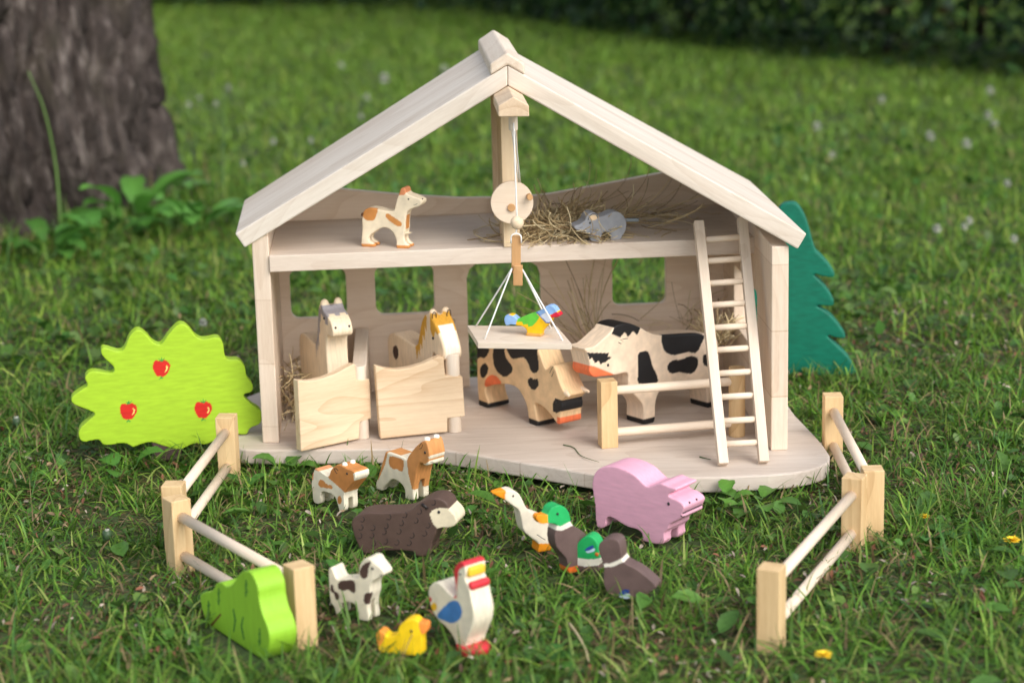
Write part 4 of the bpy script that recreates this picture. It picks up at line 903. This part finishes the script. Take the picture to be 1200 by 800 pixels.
# named weeds with large leaves
def weed(at_, leaves, size, label, cat='weed', group=None, lift=2.0, seed=0, col=(.06, .17, .03), w_=.62, name='leafy_weed'):
    r = random.Random(seed); t = thing(name, (at_[0], at_[1], 0), label, cat, group)
    for i in range(leaves):
        ph = 2*math.pi*i/leaves+r.uniform(-.5, .5); ln = size*r.uniform(.75, 1.25); el = r.uniform(.35, 1.0); st = lift*r.uniform(.5, 1.1)
        n_ = 9; V = []; F = []
        p = A(at_[0], at_[1], 0)
        d = A(math.cos(ph)*math.cos(el), math.sin(ph)*math.cos(el), math.sin(el)); sdv = A(-math.sin(ph), math.cos(ph), 0)
        cur = p+d*st
        for k in range(n_):
            u = k/(n_-1); hw = size*w_*.5*math.sin(math.pi*min(1, u*.93+.05))**.75*(1+.07*(-1)**k)
            el2 = el-1.1*u; dv_ = A(math.cos(ph)*math.cos(el2), math.sin(ph)*math.cos(el2), math.sin(el2)); 
            upv = np.cross(dv_, sdv); upv = upv if upv[2] > 0 else -upv
            V += [cur-sdv*hw+upv*hw*.28, cur, cur+sdv*hw+upv*hw*.28]; cur = cur+dv_*ln/(n_-1)
            if k: b_ = 3*(k-1); F += [(b_, b_+1, b_+4, b_+3), (b_+1, b_+2, b_+5, b_+4)]
        me = mesh_from('leaf', [(v-A(at_[0], at_[1], 0))*S for v in V], F); smooth(me)
        cc = np.array(col)*r.uniform(.75, 1.3); at2 = me.color_attributes.new('Col', 'FLOAT_COLOR', 'POINT')
        cv = np.tile(cc, (len(V), 1)); cv[1::3] *= 1.25
        at2.data.foreach_set('color', np.c_[cv, np.ones(len(V))].astype(np.float32).ravel()); me.materials.append(M_LEAF)
        place(bpy.data.objects.new('leaf', me), ROOTM[t.name].copy(), t)
        sv, sf = tube_mesh([[p, p+d*st*.5+A(0, 0, .1), p+d*st]], [[.09, .08, .06]], 5)
        solid('stalk', sv, sf, M_STALK, t, ROOTM[t.name].copy(), 0)
    return t
M_STALK = plain('stalk_green', (.08, .17, .04))
weed(cam.z(333, 558), 5, 3.0, 'broad leafed weed growing against the left end of the barn base', lift=2.4, seed=3, w_=.8, col=(.08, .2, .03))
weed(cam.z(148, 560), 3, 3.6, 'round leafed weed growing under the lime apple tree', lift=2.2, seed=5, w_=1.0)
weed(cam.z(884, 600), 5, 2.8, 'broad leafed weed growing before the barn base between pig and ladder foot', lift=3.0, seed=8, w_=.85, col=(.1, .24, .035))
weed(cam.z(846, 598), 4, 2.6, 'small broad leafed weed growing close behind the pig snout', lift=2.8, seed=81, w_=.8, col=(.09, .22, .03))
weed(cam.z(432, 612), 4, 2.2, 'low weed with leaves showing behind the brown sheep', lift=1.0, seed=9)
weed(cam.z(400, 680), 5, 2.4, 'low weed growing between the dark sheep and the spotted dog', lift=.9, seed=10)
weed(cam.z(640, 782), 6, 2.8, 'low leafy weed on open lawn before the ducks', lift=.9, seed=12)
weed(cam.z(1085, 640), 6, 3.0, 'low leafy weed beside the right hand fence corner', lift=.8, seed=13)
weed(cam.z(545, 610), 5, 2.2, 'low weed growing between the dark sheep and the white goose', lift=.9, seed=14)
weed(cam.z(288, 575), 6, 2.6, 'low weed growing inside the left fence corner', lift=.8, seed=15)
weed(cam.z(158, 268), 14, 10.5, 'tall broad leafed plant growing at the foot of the old trunk', 'plant', lift=8, seed=20, w_=.5, name='broadleaf_plant', col=(.11, .29, .045))
weed(cam.z(232, 275), 14, 9, 'lower leafy plant spreading beside the old trunk', 'plant', lift=6, seed=21, w_=.45, name='broadleaf_plant', col=(.11, .28, .05))
weed(cam.z(60, 305), 9, 9, 'leafy plant growing before the middle of the old trunk', 'plant', lift=5, seed=25, w_=.45, name='broadleaf_plant', col=(.07, .19, .03))
weed(cam.z(200, 235), 9, 8, 'leafy plant growing by the shaded flank of the old trunk', 'plant', lift=6, seed=26, w_=.5, name='broadleaf_plant', col=(.11, .28, .05))
weed(cam.z(120, 290), 8, 9, 'leafy plant growing close in front of the old trunk', 'plant', lift=5, seed=22, w_=.45, name='broadleaf_plant', col=(.06, .17, .03))
# flowers
M_PETALW = plain('petal_white', lin(190, 192, 180), .8); M_PETALY = plain('petal_yellow', lin(240, 206, 40), .7)
def flower(q, h, r, mat, label, cat, group, kind='ball'):
    p = cam.z(*q, h); t = thing('lawn_flower', (p[0], p[1], 0), label, cat, group); R_ = random.Random(int(q[0]*7+q[1]))
    V = []; F = []
    if kind == 'rays':            # dandelion: rings of narrow petals
        rings = [(26, 1.0, .12), (22, .78, .42), (16, .5, .75)]
    elif kind == 'bud':           # closed daisy: petals folded upright
        rings = [(12, .9, 1.35), (8, .7, 1.45)]
    else:                         # clover: florets on a ball
        rings = [(16, 1.0, -.5), (18, 1.05, 0.), (16, 1.05, .5), (12, 1.0, .95), (7, .95, 1.3)]
    for n_, ln_, el in rings:
        for i in range(n_):
            a_ = 2*math.pi*(i+R_.random()*.6)/n_; e_ = el+R_.uniform(-.12, .12); L_ = r*ln_*R_.uniform(.85, 1.15); w_ = r*.17 if kind != 'ball' else r*.24
            d = A(math.cos(a_)*math.cos(e_), math.sin(a_)*math.cos(e_), math.sin(e_)); sd_ = A(-math.sin(a_), math.cos(a_), 0); b0 = len(V); o_ = A(0, 0, 0) if kind != 'ball' else d*L_*.25
            V += [o_-sd_*w_*.4, o_+sd_*w_*.4, d*L_*.6+sd_*w_, d*L_+sd_*w_*.3, d*L_-sd_*w_*.3, d*L_*.6-sd_*w_]; F += [(b0, b0+1, b0+2, b0+5), (b0+5, b0+2, b0+3, b0+4)]
    me = mesh_from('flower_head', [v*S for v in V], F); me.materials.append(mat)
    place(bpy.data.objects.new('flower_head', me), Matrix.Translation(Vector((p[0], p[1], h))*S), t)
    tube('stem', [[A(p[0]+.4, p[1]+.2, 0), A(p[0]+.15, p[1], h*.55), A(p[0], p[1], h)]], [.12], M_STALK, t, 5)
    if kind == 'bud':
        sv, sf = tube_mesh([[A(p[0], p[1], h-.3), A(p[0], p[1], h), A(p[0], p[1], h+r*.75)]], [[r*.2, r*.5, r*.42]], 8)
        solid('calyx', sv, sf, plain('calyx_green', (.04, .08, .03)), t, ROOTM[t.name].copy(), 0, True)
for q, h, r in [((450, 92), 9, 1.7), ((400, 77), 7, 1.2), ((430, 114), 6, 1.1), ((423, 137), 5, .9), ((521, 82), 7, 1.5), ((268, 103), 6, 1.0), ((221, 123), 9, 1.0), ((253, 122), 6, .9), ((233, 115), 7, .8), ((320, 166), 5, .9), ((285, 192), 5, .7), ((364, 165), 5, .8), ((957, 148), 5, 1.2), ((1033, 117), 5, 1.1), ((1090, 160), 5, 1.2),
                ((1133, 169), 5, 1.2), ((1158, 135), 5, 1.2), ((1160, 107), 6, 1.2), ((1165, 145), 5, 1.0), ((1098, 268), 4, .9), ((1136, 259), 4, .8), ((1130, 266), 4, .7), ((1188, 280), 4, .8), ((975, 182), 5, .9), ((1180, 215), 4, .8), ((238, 378), 3, .7)]:
    lf = q[0] < 700; flower(q, h, r, M_PETALW, 'pale seed head on the lawn between the old trunk and the barn roof' if lf else 'pale clover head on the lawn beyond the teal fir tree', 'flower', 'seed heads by the trunk' if lf else 'clover heads beyond the fir')
for q, r in [((965, 767), .75), ((1186, 633), .85), ((1083, 605), .55)]:
    flower(q, 1.9, r*1.2, M_PETALY, 'small yellow dandelion in the grass outside the right fence', 'flower', 'yellow flowers in the lawn', 'rays')
for q, r in [((126, 630), .8), ((20, 497), .8), ((478, 600), .6)]:
    flower(q, 1.6, r*1.5, M_PETALW, {126: 'closed white daisy bud in the grass outside the left fence corner', 20: 'closed white daisy bud in open grass beyond the apple tree', 478: 'closed white daisy bud behind the dark sheep'}[q[0]], 'flower', None, 'bud')

# ------------------------------------------------------------------ hay
def hay(name, label, gen, n, seed, rad=.06):
    r = np.random.default_rng(seed); paths = []; cols = []; rr = []
    for i in range(n):
        p = gen(r); paths.append(p); rr.append(rad*(.6+.8*r.random()))
        c = np.array([[.60, .48, .27], [.46, .34, .18], [.70, .59, .37], [.32, .22, .12]][r.choice(4, p=[.42, .27, .21, .1])])*(.7+.5*r.random()); cols.append(np.tile(c, (len(p)*4, 1)))
    V, F = tube_mesh(paths, rr, 4)
    V = np.array(V); me = mesh_from(name, V*S, F); at2 = me.color_attributes.new('Col', 'FLOAT_COLOR', 'POINT')
    at2.data.foreach_set('color', np.c_[np.concatenate(cols), np.ones(len(V))].astype(np.float32).ravel()); me.materials.append(M_HAY); smooth(me)
    o = bpy.data.objects.new(name, me); COL.objects.link(o); tag(o, label, 'hay', kind='stuff')
def bent(p, d, L_, r, n=6, curl=.5):
    P = [np.array(p, float)]; d = unit(d)
    ax = r.normal(0, 1, 3); 
    for k in range(n-1):
        d = unit(d+np.cross(ax, d)*curl/n); P.append(P[-1]+d*L_/(n-1))
    return np.array(P)
def clampz(P, z): P[:, 2] = np.maximum(P[:, 2], z); return P
def g_pile(r):
    x = r.normal(5.5, 3.6); y = r.uniform(9, 22); hgt = 2.4*math.exp(-((x-5.5)/5)**2); z = LZ+.1+hgt*r.random()
    a_ = r.normal(0, 1.0); return clampz(bent((x, y, z), (math.cos(a_)*r.choice([-1, 1]), math.sin(a_)*.8, r.normal(.0, .2)), r.uniform(2, 6), r, 7, 1.1), LZ+.07)
hay('hay', 'tangled dry hay heaped on the loft behind the grey mouse', g_pile, 780, 51)
def g_str(r):
    x = r.uniform(3, 20); y = r.uniform(14, 28); a_ = r.normal(0, .35)
    return clampz(bent((x, y, LZ+.2+1.2*r.random()), (math.cos(a_), math.sin(a_), r.normal(.16, .14)), r.uniform(5, 11), r, 8, .8), LZ+.07)
hay('hay', 'loose long hay stems straggling along the loft to the roof corner', g_str, 110, 52, .05)
def g_front(r):
    x = r.uniform(2, 12); return clampz(bent((x, 8.5+r.random()*2, LZ+.15), (r.normal(0, .8), -1, r.normal(0, .12)), r.uniform(1.2, 2.4), r, 4), LZ+.06)
hay('hay', 'few hay stems poking over the front edge of the loft', g_front, 26, 53)
bb = cam.y(694, 385, 27)
def g_bundle(r):
    a_ = r.normal(0, .09) if r.random() < .86 else r.normal(-.2, .4); return bent((bb[0]+r.normal(.6, .7), 26.5+r.normal(0, .9), FZ+4+r.random()*3), (math.sin(a_)-.30, r.normal(.02, .05), 1), r.uniform(6, 17), r, 8, .6)
hay('hay', 'upright bundle of hay stems against the back wall behind the standing cow', g_bundle, 32, 54, .065)
def g_right(r):
    return bent((27+r.normal(0, .9), 24+r.normal(0, 1.5), FZ+7+r.random()), (r.normal(0, .5), r.normal(0, .3), .8), r.uniform(2, 6), r, 6, .9)
hay('hay', 'tuft of hay sticking up in the right stall behind the ladder', g_right, 110, 55, .07)
def g_left(r):
    return clampz(bent((-31.3+r.normal(0, .9), 18+r.normal(0, 3), FZ+r.random()*7), (r.normal(0, .5), r.normal(0, .6), r.normal(0, .4)), r.uniform(2, 4), r, 6), FZ+.06)
hay('hay', 'dry hay behind the grey maned horse in the first stall', g_left, 120, 56, .08)
hb = cam.y(812, 372, 27)
def g_mid(r):
    return clampz(bent((r.uniform(16, 26), 29+r.random()*1.5, FZ+8+r.random()*2), (r.normal(0, .8), -.05, r.normal(.3, .4)), r.uniform(3, 8), r, 7, .8), FZ)
hay('hay', 'thin hay stems against the back wall above the standing cow', g_mid, 20, 57, .05)

# ------------------------------------------------------------------ old tree trunk
m, nt, b = newmat('bark'); L = nt.links.new
tc = N(nt, 'ShaderNodeTexCoord'); mp = N(nt, 'ShaderNodeMapping'); mp.inputs['Scale'].default_value = (40, 40, 15); L(tc.outputs['Object'], mp.inputs[0])
n1 = N(nt, 'ShaderNodeTexNoise'); n1.inputs['Scale'].default_value = 1; n1.inputs['Detail'].default_value = 8; n1.inputs['Roughness'].default_value = .7; L(mp.outputs[0], n1.inputs['Vector'])
rp = N(nt, 'ShaderNodeValToRGB'); L(n1.outputs[0], rp.inputs[0]); cr = rp.color_ramp
cr.elements[0].position = .3; cr.elements[0].color = (.014, .009, .007, 1); cr.elements[1].position = .68; cr.elements[1].color = (.27, .225, .20, 1); e2 = cr.elements.new(.52); e2.color = (.08, .059, .05, 1)
n2 = N(nt, 'ShaderNodeTexNoise'); n2.inputs['Scale'].default_value = 9; n2.inputs['Detail'].default_value = 4; L(tc.outputs['Object'], n2.inputs['Vector'])
mr = N(nt, 'ShaderNodeMapRange'); mr.inputs[1].default_value = .55; mr.inputs[2].default_value = .75; mr.inputs[4].default_value = .55; L(n2.outputs[0], mr.inputs[0])
mx = N(nt, 'ShaderNodeMix', data_type='RGBA'); mx.inputs[7].default_value = (.06, .05, .02, 1); L(mr.outputs[0], mx.inputs[0]); L(rp.outputs[0], mx.inputs[6])
L(mx.outputs[2], b.inputs['Base Color']); b.inputs['Roughness'].default_value = .85
bp = N(nt, 'ShaderNodeBump'); bp.inputs['Strength'].default_value = 1; bp.inputs['Distance'].default_value = .022; L(n1.outputs[0], bp.inputs['Height']); L(bp.outputs[0], b.inputs['Normal'])
na, nz = 520, 200; th = np.linspace(0, 2*math.pi, na, endpoint=False); zz = np.linspace(-4, 330, nz)
V = []
for z in zz:
    for a_ in th:
        R = 55+7*math.exp(-max(z, 0)/42)+1.5*math.exp(-max(z, 0)/10)*math.sin(5*a_+.7)*2.5
        wob = a_+.05*mnoise.noise(Vector((a_*2, z*.02, 3)))
        cx_, sx_ = math.cos(wob)*3.2, math.sin(wob)*3.2
        ridge = mnoise.noise(Vector((cx_*1.6, sx_*1.6, z*.010)))*7.0
        rr_ = abs(mnoise.noise(Vector((cx_*3.4+5, sx_*3.4, z*.018+2))))
        fine = mnoise.noise(Vector((cx_*6, sx_*6, z*.05)))*3.2+mnoise.noise(Vector((cx_*14, sx_*14, z*.14)))*1.5+mnoise.noise(Vector((cx_*26, sx_*26, z*.3)))*.6
        r1 = abs(mnoise.noise(Vector((cx_*2.5, sx_*2.5, z*.011+7)))); r2 = abs(mnoise.noise(Vector((cx_*4.6+3, sx_*4.6, z*.04))))
        crack = -11*max(0, .13-r1)/.13-4.5*max(0, .12-r2)/.12-4*max(0, .09-rr_)/.09
        V.append((TRUNK[0]+(R+ridge+fine+crack)*math.cos(a_), TRUNK[1]+(R+ridge+fine+crack)*math.sin(a_), z))
F = [(j*na+i, j*na+(i+1) % na, (j+1)*na+(i+1) % na, (j+1)*na+i) for j in range(nz-1) for i in range(na)]
tree = thing('old_tree', (TRUNK[0], TRUNK[1], 0), 'thick old tree with deeply ridged brown bark beside the lawn', 'tree')
solid('trunk', V, F, m, tree, ROOTM[tree.name].copy(), 0, True)

# ------------------------------------------------------------------ hedge behind the lawn
hp = [cam.z(*q, 0) for q in ((40, 8), (300, 12), (560, 14), (750, 48), (900, 68), (1050, 80), (1200, 90))]
hp = [hp[0]+(hp[0]-hp[1])*1.2]+hp+[hp[-1]+(hp[-1]-hp[-2])*3]
seg = np.array([p[:2] for p in hp]); ln = np.r_[0, np.cumsum(np.linalg.norm(np.diff(seg, axis=0), axis=1))]
r = np.random.default_rng(77); n = 85000
s_ = r.random(n)*ln[-1]; hx_ = np.interp(s_, ln, seg[:, 0]); hy_ = np.interp(s_, ln, seg[:, 1])
dep = r.random(n)**2.2*95; hz = r.random(n)**.8*165
bul = 22*vnoise(s_, hz*1.0, 32, 8)+14*vnoise(s_, hz, 13, 9)
# outward normal is roughly -y: push back with depth, bulge forward
y_ = hy_+dep+18-bul*(1-dep/95)-6*np.exp(-hz/20); x_ = hx_+r.normal(0, 3, n)
sz = r.uniform(3.2, 7.5, n); ph = r.random(n)*2*math.pi; ti = r.normal(.1, .6, n); ro = r.normal(0, .6, n)
ux = np.c_[np.cos(ph)*np.cos(ti), np.sin(ph)*np.cos(ti), -np.abs(np.sin(ti))]; vv = np.c_[-np.sin(ph), np.cos(ph), np.sin(ro)]; vv /= np.linalg.norm(vv, axis=1)[:, None]
c0 = np.c_[x_, y_, hz+1]
V = np.stack([c0-ux*(sz*.5)[:, None], c0-vv*(sz*.3)[:, None], c0+ux*(sz*.55)[:, None], c0+vv*(sz*.3)[:, None]], 1).reshape(-1, 3)
cols = np.array([[.03, .075, .018], [.022, .055, .02], [.05, .11, .025], [.035, .07, .035], [.09, .07, .03]])[r.choice(5, n, p=[.35, .3, .2, .12, .03])]*(.6+.8*r.random((n, 1)))
o = big_mesh('foliage', V, [np.arange(n*4).reshape(-1, 4)], np.repeat(cols, 4, 0), M_LEAF)
hedge = thing('hedge', (hp[4][0], hp[4][1]+40, 0), 'dark green leafy hedge along the far edge of the lawn', 'hedge')
o.parent = hedge; o.matrix_basis = ROOTM[hedge.name].inverted(); o['kind'] = 'stuff'
M_EARTH = plain('dark_earth', (.03, .024, .018), .95, .4, 30)
# woody core: uneven dark stems inside the hedge
st = []; rad = []
for i in range(60):
    q = r.random()*ln[-1]; X, Y = np.interp(q, ln, seg[:, 0]), np.interp(q, ln, seg[:, 1])+r.uniform(45, 90)
    st.append([A(X, Y, -1), A(X+r.normal(0, 5), Y+r.normal(0, 4), 60), A(X+r.normal(0, 12), Y+r.normal(0, 8), 140)]); rad.append([1.6, 1.2, .6])
tube('stems', st, rad, plain('hedge_stem', (.05, .035, .025), .9), hedge, 6)['kind'] = 'stuff'

# ------------------------------------------------------------------ small loose things
def strand(name, label, cat, pts, rad, mat):
    P = [np.array(p, float) for p in pts]; t = catmull_open(P)
    V, F = tube_mesh([t], [np.linspace(rad, rad*.35, len(t))], 5); o = solid(name, V, F, mat, None, None, 0, True); tag(o, label, cat)
def catmull_open(P, n=5):
    P = [2*P[0]-P[1]]+list(P)+[2*P[-1]-P[-2]]; out = []
    for i in range(1, len(P)-2):
        for k in range(n):
            t = k/n; a_, b_, c_, d_ = P[i-1:i+3]; out.append(.5*((2*b_)+(c_-a_)*t+(2*a_-5*b_+4*c_-d_)*t*t+(3*b_-a_-3*c_+d_)*t**3))
    return np.array(out+[P[-2]])
M_CLIP = plain('cut_grass', (.045, .10, .02))
strand('grass_clipping', 'short cut grass blade lying on the base board before the ladder', 'grass blade', [cam.z(*q, FZ+.09) for q in ((820, 535), (826, 536.5), (833, 538))], .1, M_CLIP)
strand('twig', 'thin green stem lying on the front of the barn base board', 'twig', [cam.z(*q, FZ+.12) for q in ((660, 521), (672, 524), (680, 533))]+[cam.z(692, 538, FZ+.3), cam.z(702, 541, FZ+.2)], .08, M_CLIP)
strand('straw_stem', 'bent pale straw stem lying on open lawn before the ducks', 'straw', [cam.z(*q, z) for q, z in (((667, 730), 1.6), ((676, 742), 2.2), ((686, 760), 2.0), ((690, 775), 1.2))], .16, plain('pale_straw', lin(196, 178, 140)))
q0 = cam.z(72, 285)
strand('grass_stalk', 'single tall grass stalk rising before the old trunk', 'grass stalk', [q0, cam.y(66, 200, q0[1]), cam.y(52, 130, q0[1]-2), cam.y(33, 84, q0[1]-3)], .34, plain('stalk_light', (.12, .22, .05)))
q0 = cam.z(262, 235)
strand('grass_stalk', 'slender grass stalk standing between the old trunk and barn roof', 'grass stalk', [q0, cam.y(261, 170, q0[1]), cam.y(263, 105, q0[1])], .3, plain('stalk_thin', (.1, .19, .05)))
